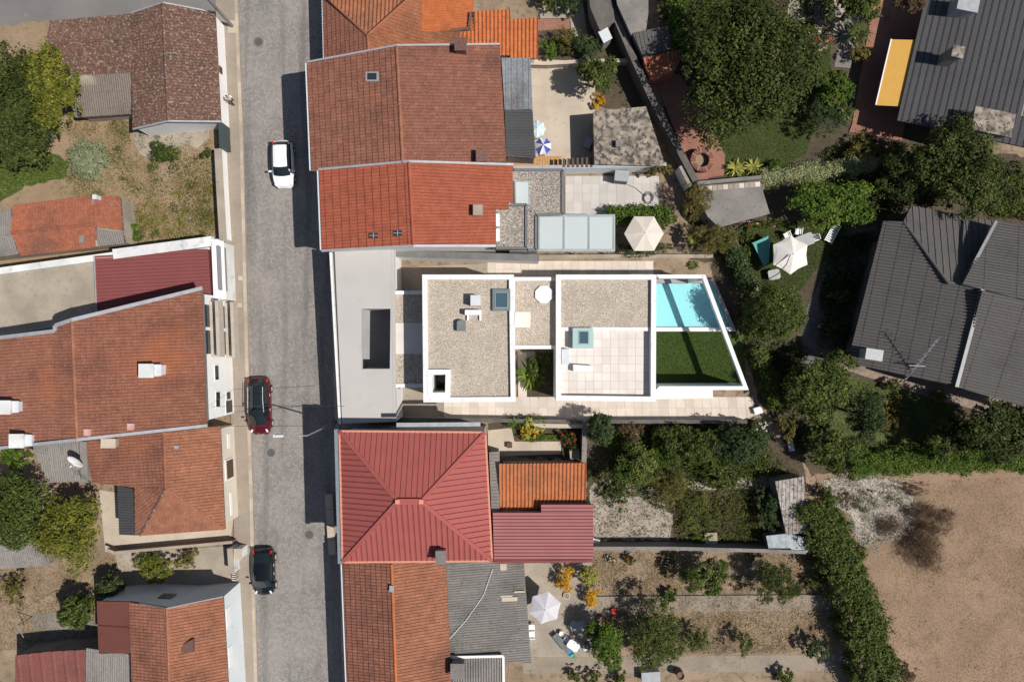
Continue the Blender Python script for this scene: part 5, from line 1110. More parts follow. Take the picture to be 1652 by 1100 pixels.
T('bush', 'green shrub shading the plank shed', 'bush', 1238, 824, 20, 'leaf_blue', zc=1.0, ry=34, n=2000, leaf=.1); T('bush', 'weeds by the concrete block', 'bush', 1128, 868, 20, 'leaf_bright', h=.3, n=700, leaf=.08, trunk=False, ry=10)
T('bush', 'flowering white shrub near the path end', 'bush', 1222, 688, 16, 'leaf_mid', n=800, leaf=.08, flowers=[('petal_white', 60)]); T('bush', 'golden shrub beside the dirt path', 'bush', 1268, 690, 15, 'leaf_olive', zc=1.2, ry=22, n=1300, leaf=.09)
T('bush', 'dark green shrub by the rubble yard', 'bush', 958, 762, 14, 'leaf_blue', n=600, leaf=.08, flowers=[('petal_red', 12)]); T('bush', 'reddish leafy shrub at the rubble yard edge', 'bush', 1000, 798, 22, 'leaf_mid', n=1000, leaf=.08, flowers=[('petal_red', 20)])
T('flower_bush', 'yellow-leaved croton in the front bed', 'flowers', 855, 690, 17, 'leaf_lime', n=900, leaf=.11, trunk=False, flowers=[('leaf_gold', 220)]); T('bush', 'green groundcover in the front bed', 'bush', 870, 705, 38, 'leaf_bright', h=.3, ry=9, n=1300, leaf=.07, trunk=False)
T('flower_bush', 'red rose bush at the bed corner', 'flowers', 918, 704, 17, 'leaf_dark', n=900, leaf=.07, flowers=[('petal_red', 60)]); hedge('hedge', 'low ivy strip along the wall of the front bed', [(820, 682), (880, 681)], .35, .8, 'leaf_bright')
# lower gardens
gp = 'golden bushes around the lilac parasol court'
T('bush', 'small golden bush, topmost beside the court wall', 'bush', 914, 921, 11, 'leaf_gold', n=900, leaf=.06, zc=.9); T('bush', 'larger golden bush touching the small one', 'bush', 908, 941, 15, 'leaf_gold', n=1500, leaf=.06, zc=.8); T('bush', 'golden bush at the path corner', 'bush', 953, 962, 15, 'leaf_gold', n=1500, leaf=.06, zc=.7)
T('bush', 'lime-yellow variegated bush beside the golden bushes', 'bush', 949, 928, 18, 'leaf_lime', n=1900, leaf=.07, zc=1.0, lob=.08); T('bush', 'round green bush by the pale court corner', 'bush', 1080, 960, 13, 'leaf_mid', n=900, leaf=.08)
T('tree', 'broad yellow-green tree beside the cluttered table', 'tree', 979, 1031, 34, 'leaf_bright', zc=1.9, h=1.4, ry=42, n=5000, leaf=.1); T('tree', 'spreading green peach tree on the dry plot', 'tree', 1062, 1022, 48, 'leaf_mid', zc=2.2, h=1.5, ry=54, n=6200, leaf=.12, aspect=.3)
T('tree', 'dark citrus tree by the long grey wall', 'tree', 1142, 926, 34, 'leaf_mid', zc=1.7, h=1.3, ry=31, n=4200, leaf=.1); T('tree', 'dark spiky-leaved tree near the tin lean-to', 'tree', 1254, 944, 38, 'leaf_dark', zc=1.9, h=1.3, n=4200, leaf=.14, aspect=.22)
T('bush', 'wispy green shrub beside the peach tree', 'bush', 1122, 1030, 24, 'leaf_mid', zc=1.1, n=1400, leaf=.11, aspect=.25); T('bush', 'slim wispy shrub on the dry plot', 'bush', 1196, 1036, 17, 'leaf_mid', zc=1.0, ry=22, n=900, leaf=.11, aspect=.25)
T('bush', 'small leaning shrub by the hedge shadow', 'bush', 1318, 1040, 18, 'leaf_blue', zc=1.0, ry=24, n=1000, leaf=.1); T('bush', 'low plant near the spiky-leaved tree', 'bush', 1312, 934, 15, 'leaf_mid', n=700, leaf=.09)
T('bush', 'shrub cut by the southern path', 'bush', 1262, 1092, 16, 'leaf_mid', n=700, leaf=.1); rosette('aloe', 'young yucca by the tin lean-to', 'plant', 1212, 899, .55, 'leaf_mid', 20, .25)
T('flower_bush', 'blue and red flower clump under the grey wall', 'flowers', 1076, 902, 16, 'leaf_mid', h=.35, n=700, leaf=.07, ry=9, trunk=False, flowers=[('petal_blue', 60), ('petal_red', 16)]); T('flower_bush', 'mixed yellow flower clump under the grey wall', 'flowers', 1016, 900, 15, 'leaf_mid', h=.4, n=700, leaf=.07, ry=10, trunk=False, flowers=[('petal_orange', 22), ('petal_blue', 24)])
T('flower_bush', 'white flower clump beside the pinkish roof', 'flowers', 984, 902, 9, 'leaf_mid', h=.3, n=250, leaf=.06, trunk=False, flowers=[('petal_white', 40)])
for x, y, r in ((925, 1090, 14), (955, 1092, 14), (1000, 1093, 15)): T('bush', 'small green bush in the shaded strip at the southern path', 'bush', x, y, r, 'leaf_mid', n=700, leaf=.08, group='bushes in the southern strip')
hedge('hedge', 'thick tall diagonal hedge between gardens and brown field', [(1318, 810), (1345, 870), (1375, 930), (1400, 1000), (1425, 1100), (1450, 1200)], 2.5, 2.6, 'leaf_mid', .085, 620)
hedge('hedge', 'straight clipped hedge along the top of the field', [(1375, 752), (1470, 746), (1620, 742), (1760, 742)], 1.5, 1.6, 'leaf_bright', .065, 800)
T('tree', 'leafy green tree beside the checker path', 'tree', 1318, 622, 58, 'leaf_mid', zc=3.0, h=2.0, ry=52, n=8600, leaf=.13); T('tree', 'feathery light tree south of the checker path', 'tree', 1392, 668, 36, 'leaf_blue', zc=2.6, h=1.7, ry=42, n=5200, leaf=.09)
T('tree', 'dark lower tree at the hedge corner', 'tree', 1338, 722, 44, 'leaf_mid', zc=2.2, h=1.5, ry=36, n=5200, leaf=.11); T('tree', 'big black-green tree right of the hedge lawn', 'tree', 1610, 692, 68, 'leaf_dark', zc=4.0, h=2.6, ry=52, n=9500, leaf=.13)
T('bush', 'brushy brown-green shrub on the hedge lawn', 'bush', 1440, 672, 30, 'leaf_olive', h=.7, n=1800, leaf=.08, ry=36); T('bush', 'dark oval topiary by the checker path', 'bush', 1441, 621, 12, 'leaf_mid', zc=.7, h=.7, n=1300, leaf=.05, lob=.02); T('bush', 'golden-tipped oval topiary by the checker path', 'bush', 1512, 638, 13, 'leaf_olive', zc=.7, h=.7, n=1300, leaf=.05, lob=.02)
hedge('hedge', 'climber-covered fence along the dirt path', [(1222, 560), (1245, 620), (1262, 660)], .9, 1.6, 'leaf_mid', dens=420); T('bush', 'shaded shrub under the paved walk', 'bush', 1350, 480, 22, 'leaf_dark', ry=12, n=900, leaf=.09); T('bush', 'low shaded shrub near the dark tiled house', 'bush', 1338, 532, 28, 'leaf_dark', ry=14, n=1100, leaf=.09)
T('bush', 'rose bushes along the parasol lawn', 'bush', 1205, 400, 14, 'leaf_mid', n=900, leaf=.08, ry=28, flowers=[('petal_red', 20)]); T('flower_bush', 'pink rose row under the screed roof', 'flowers', 1225, 362, 38, 'leaf_mid', h=.45, ry=8, n=1300, leaf=.07, trunk=False, flowers=[('petal_pink', 60), ('petal_red', 30)])
T('scrub', 'large dry brown scrub on the field', 'scrub', 1490, 890, 40, 'leaf_brown', h=.7, zc=.5, ry=42, n=4600, leaf=.14, aspect=.1, trunk=False, crf=.2, lob=.4); T('scrub', 'dry brown scrub touching the white gravel', 'scrub', 1500, 836, 38, 'leaf_brown', h=.55, zc=.4, ry=28, n=3000, leaf=.14, aspect=.1, trunk=False, crf=.2, lob=.4); T('scrub', 'small purple-grey scrub between gravel and brown scrub', 'scrub', 1432, 848, 24, 'leaf_brown', h=.35, zc=.25, ry=18, n=1600, leaf=.11, aspect=.12, trunk=False, crf=.17); T('scrub', 'thin dark scrub between hedge and white gravel', 'scrub', 1470, 786, 32, 'leaf_brown', h=.35, zc=.25, ry=14, n=1600, leaf=.07, aspect=.15, trunk=False)
T('scrub', 'green-brown weeds on the white gravel', 'scrub', 1400, 808, 20, 'weed', h=.3, zc=.2, ry=22, n=900, leaf=.07, aspect=.25, trunk=False); T('scrub', 'rusty weeds left on the white gravel', 'scrub', 1364, 802, 17, 'leaf_brown', h=.3, zc=.2, n=700, leaf=.07, aspect=.25, trunk=False); T('scrub', 'red-brown bush at the foot of the diagonal hedge', 'scrub', 1462, 1086, 18, 'leaf_brown', h=.5, zc=.4, n=900, leaf=.08, trunk=False)
T('bush', 'climber beside the tall hedge at the pool', 'bush', 1186, 398, 10, 'leaf_blue', zc=1.3, n=700, leaf=.08, ry=20)
# uncountable ground cover
scatter('grass', 'green weedy grass under the big tree', [(-80, 250), (60, 240), (112, 262), (108, 285), (40, 300), (0, 325), (-80, 330)], 'grass_bright', 9000, .09, .18, cat='grass')
scatter('weeds', 'dry weeds and thistles of the walled garden', [(115, 190), (208, 195), (216, 260), (340, 260), (350, 385), (205, 400), (195, 320), (60, 320), (110, 280)], 'straw', 16000, .08, .12, 130, .5, 'weeds', .2)
scatter('weeds', 'green weeds of the walled garden', [(115, 190), (208, 195), (216, 260), (340, 245), (350, 385), (205, 400), (195, 320), (60, 320), (110, 280)], 'weed', 9000, .08, .16, 70, .45, 'weeds', .35)
scatter('weeds', 'yellow-green weeds along the white street wall', [(215, 350), (300, 300), (345, 260), (348, 388), (210, 402)], 'leaf_yellow', 4500, .07, .16, 60, .35, 'weeds', .4)
scatter('grass', 'dry grass on the soil garden', [(-60, 915), (200, 895), (230, 965), (155, 980), (155, 1045), (-60, 1050)], 'straw', 14000, .07, .06, 120, .6, 'grass', .18)
scatter('turf', 'short clipped green turf beside the pool', [(1048, 536), (1172, 536), (1203, 618), (1048, 618)], 'turf_green', 26000, .045, .05, cat='grass', aspect=.3, z=.07)
scatter('grass', 'lawn grass under the huge tree', [(1170, 40), (1340, 65), (1340, 130), (1300, 250), (1228, 285), (1172, 285), (1165, 240), (1130, 150)], 'grass', 26000, .05, .05, cat='grass', aspect=.3)
scatter('grass', 'lawn grass around the cream parasol', [(1182, 372), (1240, 355), (1375, 360), (1330, 420), (1290, 470), (1240, 490), (1205, 470)], 'grass', 14000, .05, .05, cat='grass', aspect=.3, z=.02)
scatter('weeds', 'tangled weeds of the overgrown garden', [(948, 684), (1225, 680), (1290, 760), (1300, 876), (1090, 876), (1080, 800), (960, 780)], 'weed', 15000, .08, .35, 150, .5, 'weeds', .35)
scatter('weeds', 'dark leafy cover of the overgrown garden', [(985, 690), (1225, 684), (1250, 760), (1090, 800), (1000, 780)], 'leaf_mid', 9000, .1, .5, 90, .5, 'weeds', .5)
scatter('stalks', 'brown dead stalks of the overgrown garden', [(1085, 790), (1250, 792), (1255, 872), (1088, 876)], 'leaf_brown', 4500, .1, .3, 60, .5, 'weeds', .12)
scatter('grass', 'straw grass on the dry plots', [(955, 890), (1300, 892), (1330, 958), (1370, 1052), (1060, 1056), (960, 1050)], 'straw', 34000, .07, .06, 330, .6, 'grass', .2)
scatter('weeds', 'sparse green weeds on the dry plots', [(955, 890), (1300, 892), (1340, 960), (1370, 1052), (1060, 1056), (960, 990)], 'weed', 3000, .06, .08, 50, .3, 'weeds', .3)
scatter('grass', 'parched straw on the brown field', [(1400, 780), (1700, 765), (1700, 1150), (1450, 1150), (1420, 980)], 'straw', 40000, .06, .03, 500, .8, 'grass', .16)
scatter('stubble', 'brown stubble on the brown field', [(1400, 780), (1700, 765), (1700, 1150), (1450, 1150), (1420, 980)], 'leaf_brown', 9000, .05, .03, 160, .6, 'grass', .16)
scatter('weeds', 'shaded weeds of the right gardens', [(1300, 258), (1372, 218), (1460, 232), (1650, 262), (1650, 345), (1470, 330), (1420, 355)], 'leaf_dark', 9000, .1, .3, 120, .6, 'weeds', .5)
scatter('weeds', 'hedge lawn weeds', [(1362, 602), (1440, 628), (1530, 650), (1535, 740), (1380, 755), (1330, 700)], 'weed', 6000, .07, .14, 80, .5, 'weeds', .3)
scatter('fallen_leaves', 'fallen leaves and petals along the dirt path', [(1142, 415), (1160, 412), (1210, 530), (1250, 640), (1262, 700), (1225, 640)], 'leaf_brown', 1500, .05, .02, cat='leaves')

scatter('gravel', 'loose white gravel spilling over the field corner', ragged([(1325, 768), (1405, 758), (1450, 768), (1486, 800), (1490, 845), (1455, 872), (1405, 890), (1370, 872), (1360, 830), (1325, 800)], 6), 'chips', 7000, .05, .04, 150, .45, 'gravel', .8, 3.0, .02)
scatter('weeds', 'weeds invading the white gravel', [(1330, 770), (1440, 765), (1480, 810), (1470, 860), (1390, 880), (1330, 800)], 'weed', 2600, .07, .12, 26, .4, 'weeds', .3)
scatter('litter', 'dead leaves and crumbs on the dry plots', [(955, 890), (1300, 892), (1340, 960), (1372, 1052), (1060, 1056), (960, 1050)], 'leaf_brown', 12000, .05, .03, 160, .5, 'leaves', .4)
scatter('weeds', 'dry tufts and straw across the brown field', [(1400, 780), (1700, 765), (1700, 1150), (1450, 1150), (1420, 980)], 'weed', 4200, .05, .05, 70, .35, 'weeds', .2)
scatter('weeds', 'tall nettles and brambles of the overgrown garden', [(960, 690), (1225, 684), (1270, 760), (1250, 770), (1100, 790), (990, 780)], 'leaf_bright', 9000, .07, .7, 90, .4, 'weeds', .4)
scatter('weeds', 'brambles creeping over the rubble yard', [(952, 776), (1060, 786), (1084, 815), (1084, 840), (1030, 800), (960, 800)], 'leaf_mid', 2600, .07, .3, 26, .4, 'weeds', .45)
scatter('rubble_crumbs', 'dark crumbs and dead stems on the rubble yard', [(955, 790), (1080, 800), (1080, 868), (960, 870)], 'leaf_brown', 2600, .07, .05, 60, .3, 'rubble', .3)
scatter('weeds', 'moss and weeds on the cracked slab', [(214, 205), (338, 200), (345, 262), (216, 265)], 'weed', 1600, .06, .06, 24, .3, 'weeds', .35)
scatter('litter', 'dry litter on the western soil garden', [(-60, 915), (200, 895), (230, 965), (155, 980), (155, 1045), (-60, 1050)], 'leaf_brown', 5000, .05, .04, 80, .5, 'leaves', .35)

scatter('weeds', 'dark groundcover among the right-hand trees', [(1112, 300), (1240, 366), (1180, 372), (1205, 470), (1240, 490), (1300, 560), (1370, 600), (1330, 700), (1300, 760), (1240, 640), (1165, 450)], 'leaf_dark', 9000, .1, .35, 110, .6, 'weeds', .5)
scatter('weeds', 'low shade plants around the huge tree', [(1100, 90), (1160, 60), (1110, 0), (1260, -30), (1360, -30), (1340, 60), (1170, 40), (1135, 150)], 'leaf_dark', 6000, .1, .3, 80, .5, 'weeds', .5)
T('bush', 'wild shrub between the bamboo and the pool path', 'bush', 1160, 350, 18, 'leaf_mid', zc=.8, n=1200, leaf=.09); T('bush', 'ivy mass on the dirt path bank', 'bush', 1205, 520, 18, 'leaf_mid', zc=.8, ry=34, n=1600, leaf=.09)
T('bush', 'unkempt shrub by the plank shed path', 'bush', 1160, 776, 26, 'leaf_mid', zc=.7, ry=16, n=1500, leaf=.09); T('bush', 'bramble heap between the two garden trees', 'bush', 1066, 726, 24, 'leaf_bright', zc=.8, n=1600, leaf=.09); T('bush', 'bramble heap below the light-leaved tree', 'bush', 1150, 752, 28, 'leaf_mid', zc=.7, ry=16, n=1500, leaf=.09)
T('tree', 'dark shaded tree behind the variegated hedge', 'tree', 1442, 268, 26, 'leaf_dark', zc=2.2, n=2400, leaf=.12); T('tree', 'shaded tree filling the corner of the hedge lawn', 'tree', 1530, 706, 40, 'leaf_dark', zc=2.2, n=3600, leaf=.12)

scatter('weeds', 'green weeds spreading in front of the plank shed', ragged([(1085, 792), (1250, 792), (1262, 872), (1088, 876)], 9), 'weed', 6000, .08, .3, 40, .45, 'weeds', .4)
scatter('straw', 'dry straw in front of the plank shed', [(1085, 792), (1250, 792), (1262, 872), (1088, 876)], 'straw', 3500, .09, .12, 40, .5, 'weeds', .15)
scatter('weeds', 'dark shade planting beside the paved walk', [(1345, 385), (1412, 372), (1372, 570), (1318, 585), (1322, 470)], 'leaf_dark', 6500, .1, .35, 60, .5, 'weeds', .5, .5, .03)
rosette('palm', 'small palm on the bare earth by the pool', 'plant', 1120, 428, .5, 'leaf_mid', 18, .3)
# ================================================================== VEHICLES
def lerpk(keys, y):
    for (a, va), (b, vb) in zip(keys[:-1], keys[1:]):
        if a <= y <= b:
            f = (y - a) / (b - a) if b > a else 0; f = f * f * (3 - 2 * f) * .35 + f * .65; return va + (vb - va) * f
    return keys[-1][1] if y > keys[-1][0] else keys[0][1]
def car(name, label, px, py, rz, L, Wd, Ht, paint, cowl, wtop, rroof, rbot, hoodz, roofmat=None, rails=False):
    """surface swept from nose (y=0) to tail (y=L); columns run roof edge, belt, shoulder, side, sill"""
    c = W(px, py, Ht * .6); c.z = 0; root = thing(name, label, 'car', c); root.rotation_euler = (0, 0, rz)
    hw = Wd / 2
    wb = [(0, hw * .62), (.06 * L, hw * .84), (.16 * L, hw * .95), (.3 * L, hw), (.75 * L, hw), (.92 * L, hw * .93), (.98 * L, hw * .82), (L, hw * .68)]
    zt = [(0, .5), (.05 * L, hoodz - .12), (.14 * L, hoodz - .02), (cowl, hoodz + .1), (wtop, Ht - .04), ((wtop + rroof) / 2, Ht), (rroof, Ht - .06), (rbot, hoodz + .12), (.985 * L, hoodz - .05), (L, .55)]
    ys = sorted(set([0, .02 * L, .06 * L, .1 * L, .16 * L, cowl * .8, cowl, (cowl * 2 + wtop) / 3, (cowl + 2 * wtop) / 3, wtop, wtop + .12 * (rroof - wtop), (wtop + rroof) / 2, rroof - .15 * (rroof - wtop), rroof, (rroof + rbot) / 2, rbot, (rbot + L) / 2, .985 * L, L]))
    belt = hoodz + .06
    rows = []
    for y in ys:
        b = lerpk(wb, y); z = lerpk(zt, y); cab = cowl <= y <= rbot
        f = max(0, min(1, (z - belt) / (Ht - belt))) if cab else 0
        xr = b * (.86 - .22 * f) if cab else b * .7; xc = b * .9; zc = min(belt, z - .01) if cab else z - .03
        r = []
        for u in (0, .35, .7, 1): r.append((xr * u, z - .035 * u * u - (.03 * u ** 4)))
        r.append(((xr + xc) / 2, (r[-1][1] + zc) / 2)); r.append((xc, zc)); r.append((b * .985, min(zc - .1, z - .1))); r.append((b, min(.55, zc - .15))); r.append((b * .97, .3)); r.append((b * .9, .2))
        rows.append((y, r))
    bow = lambda y, x: (.16 * (1 - (x / hw) ** 2) * -1 if y < wtop + .01 and y > .05 * L else (.08 * (1 - (x / hw) ** 2) if y > rroof else 0))
    def P(i, k, s, lift=0): 
        y, r = rows[i]; x, z = r[k]; return Vector((s * x, L / 2 - (y + bow(y, x)), z + lift))
    parts = {}
    for i in range(len(rows) - 1):
        y0, y1 = rows[i][0], rows[i + 1][0]; ym = (y0 + y1) / 2
        for k in range(9):
            if k < 3: nm = 'windscreen' if cowl <= ym <= wtop else ('rear_window' if rroof <= ym <= rbot else ('roof' if wtop < ym < rroof else 'body'))
            elif k < 5: nm = 'side_window' if wtop - .45 * (wtop - cowl) <= ym <= rroof + .35 * (rbot - rroof) else 'body'
            else: nm = 'body'
            for s in (1, -1):
                key = nm + ('+' if s > 0 and nm == 'side_window' else ''); mb = parts.setdefault(key, MB())
                q = [P(i, k, s), P(i, k + 1, s), P(i + 1, k + 1, s), P(i + 1, k, s)]; mb.face(q if s < 0 else q[::-1])
    for e in (0, len(rows) - 1):
        mb = parts['body']
        for k in range(9):
            mb.face([P(e, k, 1), P(e, k + 1, 1), P(e, k + 1, -1), P(e, k, -1)])
    org = ORG[root.name]; ORG[root.name] = Vector((0, 0, 0))
    def put(mb, nm, mat, par=root, smooth=False): o = mb.build(nm, mat, par, smooth=smooth); return o
    body = None
    for key, mb in parts.items():
        nm = key.rstrip('+'); mat = paint if nm == 'body' else ((roofmat or paint) if nm == 'roof' else 'car_glass')
        o = put(mb, nm, mat, smooth=True)
        bm = bmesh.new(); bm.from_mesh(o.data); bmesh.ops.remove_doubles(bm, verts=bm.verts, dist=.002); bmesh.ops.recalc_face_normals(bm, faces=bm.faces); bm.to_mesh(o.data); bm.free()
        if nm == 'body': body = o
    for s in (1, -1):
        for y in (.19 * L, .8 * L):
            Y = L / 2 - y; wh = MB().cyl((s * (hw - .2), Y, .31), (s * (hw + .005), Y, .31), .31, .31, 18); t = put(wh, 'wheel', 'tyre'); put(MB().cyl((s * (hw - .1), Y, .31), (s * (hw + .015), Y, .31), .2, .2, 12), 'rim', 'rim', t)
        y = cowl + .25; put(MB().box((s * (hw + .09), L / 2 - y, belt + .06), (.2, .13, .13)), 'wing_mirror', paint)
        hb = lerpk(wb, .07 * L); put(MB().box((s * hb * .8, L / 2 - .075 * L, hoodz - .13), (.13, .26, .12), -s * .5), 'headlight', 'lamp_clear')
        tb = lerpk(wb, .95 * L); put(MB().box((s * tb * .93, L / 2 - .955 * L, hoodz + .0), (.12, .2, .2), s * .35), 'tail_light', 'lamp_red')
        for y in (wtop + .25, (wtop + rroof) / 2 + .3): put(MB().box((s * (hw + .005), L / 2 - y, belt - .14), (.03, .2, .035)), 'door_handle', 'chrome')
        if rails:
            a, b = wtop + .15, rroof - .1; x = hw * .66; put(MB().tube([Vector((s * (x + .05), L / 2 - a, Ht + .02)), Vector((s * x, L / 2 - (a + b) / 2, Ht + .06)), Vector((s * x, L / 2 - b, Ht + .0))], .025), 'roof_rail', 'chrome')
    put(MB().box((0, L / 2 - .02, .42), (.5, .06, .12)), 'number_plate', 'white_paint'); put(MB().box((0, -L / 2 + .02, .62), (.5, .06, .12)), 'number_plate', 'white_paint')
    put(MB().box((0, L / 2 - .035 * L, hoodz - .2), (.12, .1, .1)), 'badge', 'chrome')
    put(MB().box((0, 0, .3), (Wd * .8, L * .8, .24)), 'underbody', 'tyre')
    ORG[root.name] = org; return root
PI = math.pi
car('parked_car', 'white hatchback driving along the cobbled street', 455, 264, PI + .03, 3.72, 1.66, 1.45, 'paint_white', .98, 1.6, 3.2, 3.5, .86)
car('parked_car', 'dark red estate car with glass roof and chrome rails', 417, 656, PI + .025, 4.5, 1.76, 1.5, 'paint_red', .95, 1.75, 3.95, 4.28, .9, 'car_glass', True)
car('parked_car', 'small black city car parked by the pale-blue wall', 424, 924, PI + .02, 3.65, 1.7, 1.42, 'paint_black', .85, 1.5, 2.75, 3.35, .86)
# ================================================================== PERSON
def skin_mesh(name, verts, edges, mat, parent, root_i=0, sub=1):
    o = ORG[parent.name]; me = bpy.data.meshes.new(name); me.from_pydata([v[:3] for v in verts], edges, [])
    ob = link(name, me, mat, parent); m = ob.modifiers.new('skin', 'SKIN'); m.use_smooth_shade = True
    sv = me.skin_vertices[0].data if me.skin_vertices else None
    if sv is None:
        bm = bmesh.new(); bm.from_mesh(me); bm.verts.layers.skin.verify(); bm.to_mesh(me); bm.free(); sv = me.skin_vertices[0].data
    for i, v in enumerate(verts): sv[i].radius = (v[3], v[4] if len(v) > 4 else v[3]); sv[i].use_root = (i == root_i)
    s = ob.modifiers.new('sub', 'SUBSURF'); s.levels = sub; s.render_levels = sub; return ob
pp = W(379, 167, .12); pp.z = .12
per = thing('person', 'person in white shirt and dark trousers walking on the pavement', 'person', pp); per.rotation_euler = (0, 0, -2.6)
V = [(0, 0, .92, .13, .1), (0, 0, 1.15, .12, .09), (0, .01, 1.38, .15, .1), (0, .02, 1.5, .055), (0, .04, 1.58, .075, .09), (0, .05, 1.68, .075, .09), (0, .03, 1.75, .04)]
E_ = [(0, 1), (1, 2), (2, 3), (3, 4), (4, 5), (5, 6)]
for s in (1, -1):
    b = len(V); k = s * .12
    V += [(s * .19, .01, 1.4, .055), (s * .24, -k, 1.14, .043), (s * .25, .1 - k, .92, .032), (s * .25, .14 - k, .84, .034)]; E_ += [(2, b), (b, b + 1), (b + 1, b + 2), (b + 2, b + 3)]
    for f in range(4): V.append((s * (.232 + .012 * f), .17 - k + .004 * f, .765 - .006 * (f % 3), .009)); E_.append((b + 3, len(V) - 1))
    V.append((s * .215, .2 - k, .8, .009)); E_.append((b + 3, len(V) - 1))
    b = len(V); V += [(s * .09, 0, .86, .085), (s * .1, .1 * s + .02, .47, .058), (s * .1, .16 * s - (.1 if s < 0 else 0), .08, .038), (s * .1, .16 * s + .12 - (.1 if s < 0 else 0), .035, .036)]; E_ += [(0, b), (b, b + 1), (b + 1, b + 2), (b + 2, b + 3)]
skin_mesh('body', V, E_, 'skin', per)
skin_mesh('shirt', [(0, 0, .95, .15, .115), (0, 0, 1.15, .14, .105), (0, .01, 1.38, .17, .115), (.2, .01, 1.4, .07), (-.2, .01, 1.4, .07), (.235, -.1, 1.2, .056), (-.235, .1, 1.2, .056)], [(0, 1), (1, 2), (2, 3), (2, 4), (3, 5), (4, 6)], 'shirt', per)
skin_mesh('trousers', [(0, 0, .94, .145, .11), (.09, 0, .84, .1), (-.09, 0, .84, .1), (.1, .12, .47, .075), (-.1, -.08, .47, .075), (.1, .16, .1, .055), (-.1, -.25, .1, .055)], [(0, 1), (0, 2), (1, 3), (2, 4), (3, 5), (4, 6)], 'trousers', per)
skin_mesh('hair', [(0, .0, 1.62, .07, .08), (0, .02, 1.72, .088, .09), (0, .03, 1.78, .06)], [(0, 1), (1, 2)], 'hair', per)
# ================================================================== STREET FURNITURE
lp = thing('street_lamp', 'tall grey street lamp leaning over the street by the white house', 'street lamp', W(541, 681))
b = W(541, 681); t = W(497, 693, 7.4); e = W(462, 693, 7.8); b2 = Vector((b.x, b.y, 0)); t = Vector((b.x - .05, b.y - .05, 7.4))
MB().cyl(b2, t, .08, .05, 10).build('pole', 'steel', lp); MB().cyl(b2, b2 + Vector((0, 0, .25)), .16, .16, 12).build('base', 'iron', lp)
MB().tube([t, t + Vector((-.6, 0, .25)), t + Vector((-1.6, .02, .38))], .035).build('arm', 'steel', lp)
hd = MB().box(t + Vector((-1.8, .02, .38)), (.55, .16, .1)).build('lamp_head', 'ac_grey', lp); MB().box(t + Vector((-2.0, .02, .31)), (.5, .2, .03)).build('lens', 'lamp_clear', hd)
up = thing('utility_pole', 'grey utility pole on a white pad at the lane corner', 'utility pole', W(376, 44))
b = W(376, 44); MB().cyl(b, b + Vector((0, 0, 8.2)), .13, .1, 10).build('pole', 'concrete_grey', up); MB().box(b + Vector((0, -.05, .13)), (.75, 1.0, .06)).build('pad', 'concrete_pale', up); MB().cyl(b + Vector((-.9, -.05, 8.0)), b + Vector((.9, .05, 8.0)), .05, .05, 6).build('crossarm', 'steel', up)
def manhole(px, py, label):
    p = W(px, py, .01); m = thing('manhole', label, 'manhole', p); MB().ring(p, .33, .43, 0, .022, 28).build('rim', 'concrete_grey', m)
    MB().cyl((p.x, p.y, 0), (p.x, p.y, .018), .335, .335, 24).build('lid', 'iron', m)
manhole(417, 68, 'round manhole in the cobbles by the utility pole'); manhole(437, 730, 'round manhole below the dark red car'); manhole(499, 862, 'small manhole at the edge of the house shadow')
for i, (a, c) in enumerate((((340, 656, 4.9), (556, 655, 5.6)), ((340, 688, 3.4), (560, 688, 5.6)))):
    A, Bq = W(*a), W(*c); pts = [A.lerp(Bq, k / 14) - Vector((0, 0, .5 * math.sin(math.pi * k / 14))) for k in range(15)]
    tag(MB().tube(pts, .016, 5).build('overhead_cable', 'dark_metal', None, A), ('cable spanning from the big balcony house across the street', 'cable spanning from the cream house across the street')[i], 'cable')
for (x, y, lab) in ((388, 449, 'square drain cover in front of the garage'), (387, 492, 'square drain cover beside the balconies')):
    p = W(x, y, .12); m = thing('drain_cover', lab, 'drain cover', p); MB().box((p.x, p.y, .123), (.42, .42, .012)).build('frame', 'concrete_grey', m); MB().box((p.x, p.y, .128), (.37, .37, .012)).build('lid', 'beige_ledge', m)
mbx = thing('meter_box', 'white meter box on the pale-blue street wall', 'box', W(385, 893)); p = W(384, 893, 1.3); MB().box((p.x, p.y, .7), (.55, .75, 1.3)).build('cabinet', 'white_stained', mbx); MB().box((p.x + .02, p.y, 1.37), (.66, .86, .07)).build('lid', 'concrete_pale', mbx); MB().box((p.x + .28, p.y, .75), (.03, .5, .8)).build('door', 'blue_wall', mbx)
ds = thing('satellite_dish', 'white satellite dish beside the hipped cream house', 'satellite dish', W(125, 744, 2.5)); c = W(123, 743, 3.6); dn = Vector((-.25, -.62, .72)).normalized(); u = dn.orthogonal().normalized(); v = dn.cross(u); mb = MB()
for r in range(5):
    for k in range(20):
        f = lambda rr, kk: c + (u * math.cos(kk * PI / 10) + v * math.sin(kk * PI / 10)) * (rr / 5 * .62) + dn * ((rr / 5) ** 2 * .12)
        mb.face([f(r, k), f(r + 1, k), f(r + 1, k + 1), f(r, k + 1)])
mb.build('reflector', 'white_plastic', ds, smooth=True); MB().cyl(c - dn * .02, Vector((c.x + .1, c.y - .1, 2.5)), .04, .04, 8).build('mount', 'steel', ds); MB().tube([c - v * .6, c + dn * .6], .015).build('feed_arm', 'steel', ds); MB().cyl(c + dn * .52, c + dn * .66, .05, .05, 8).build('feed_horn', 'white_plastic', ds)
an = thing('aerial', 'thin aerial lying over the yellow-green vine tree', 'aerial', W(130, 775, 2.4)); a = W(133, 776, 2.4); b = W(128, 772, 4.2); MB().cyl(a, b, .025, .02, 6).build('mast', 'steel', an)
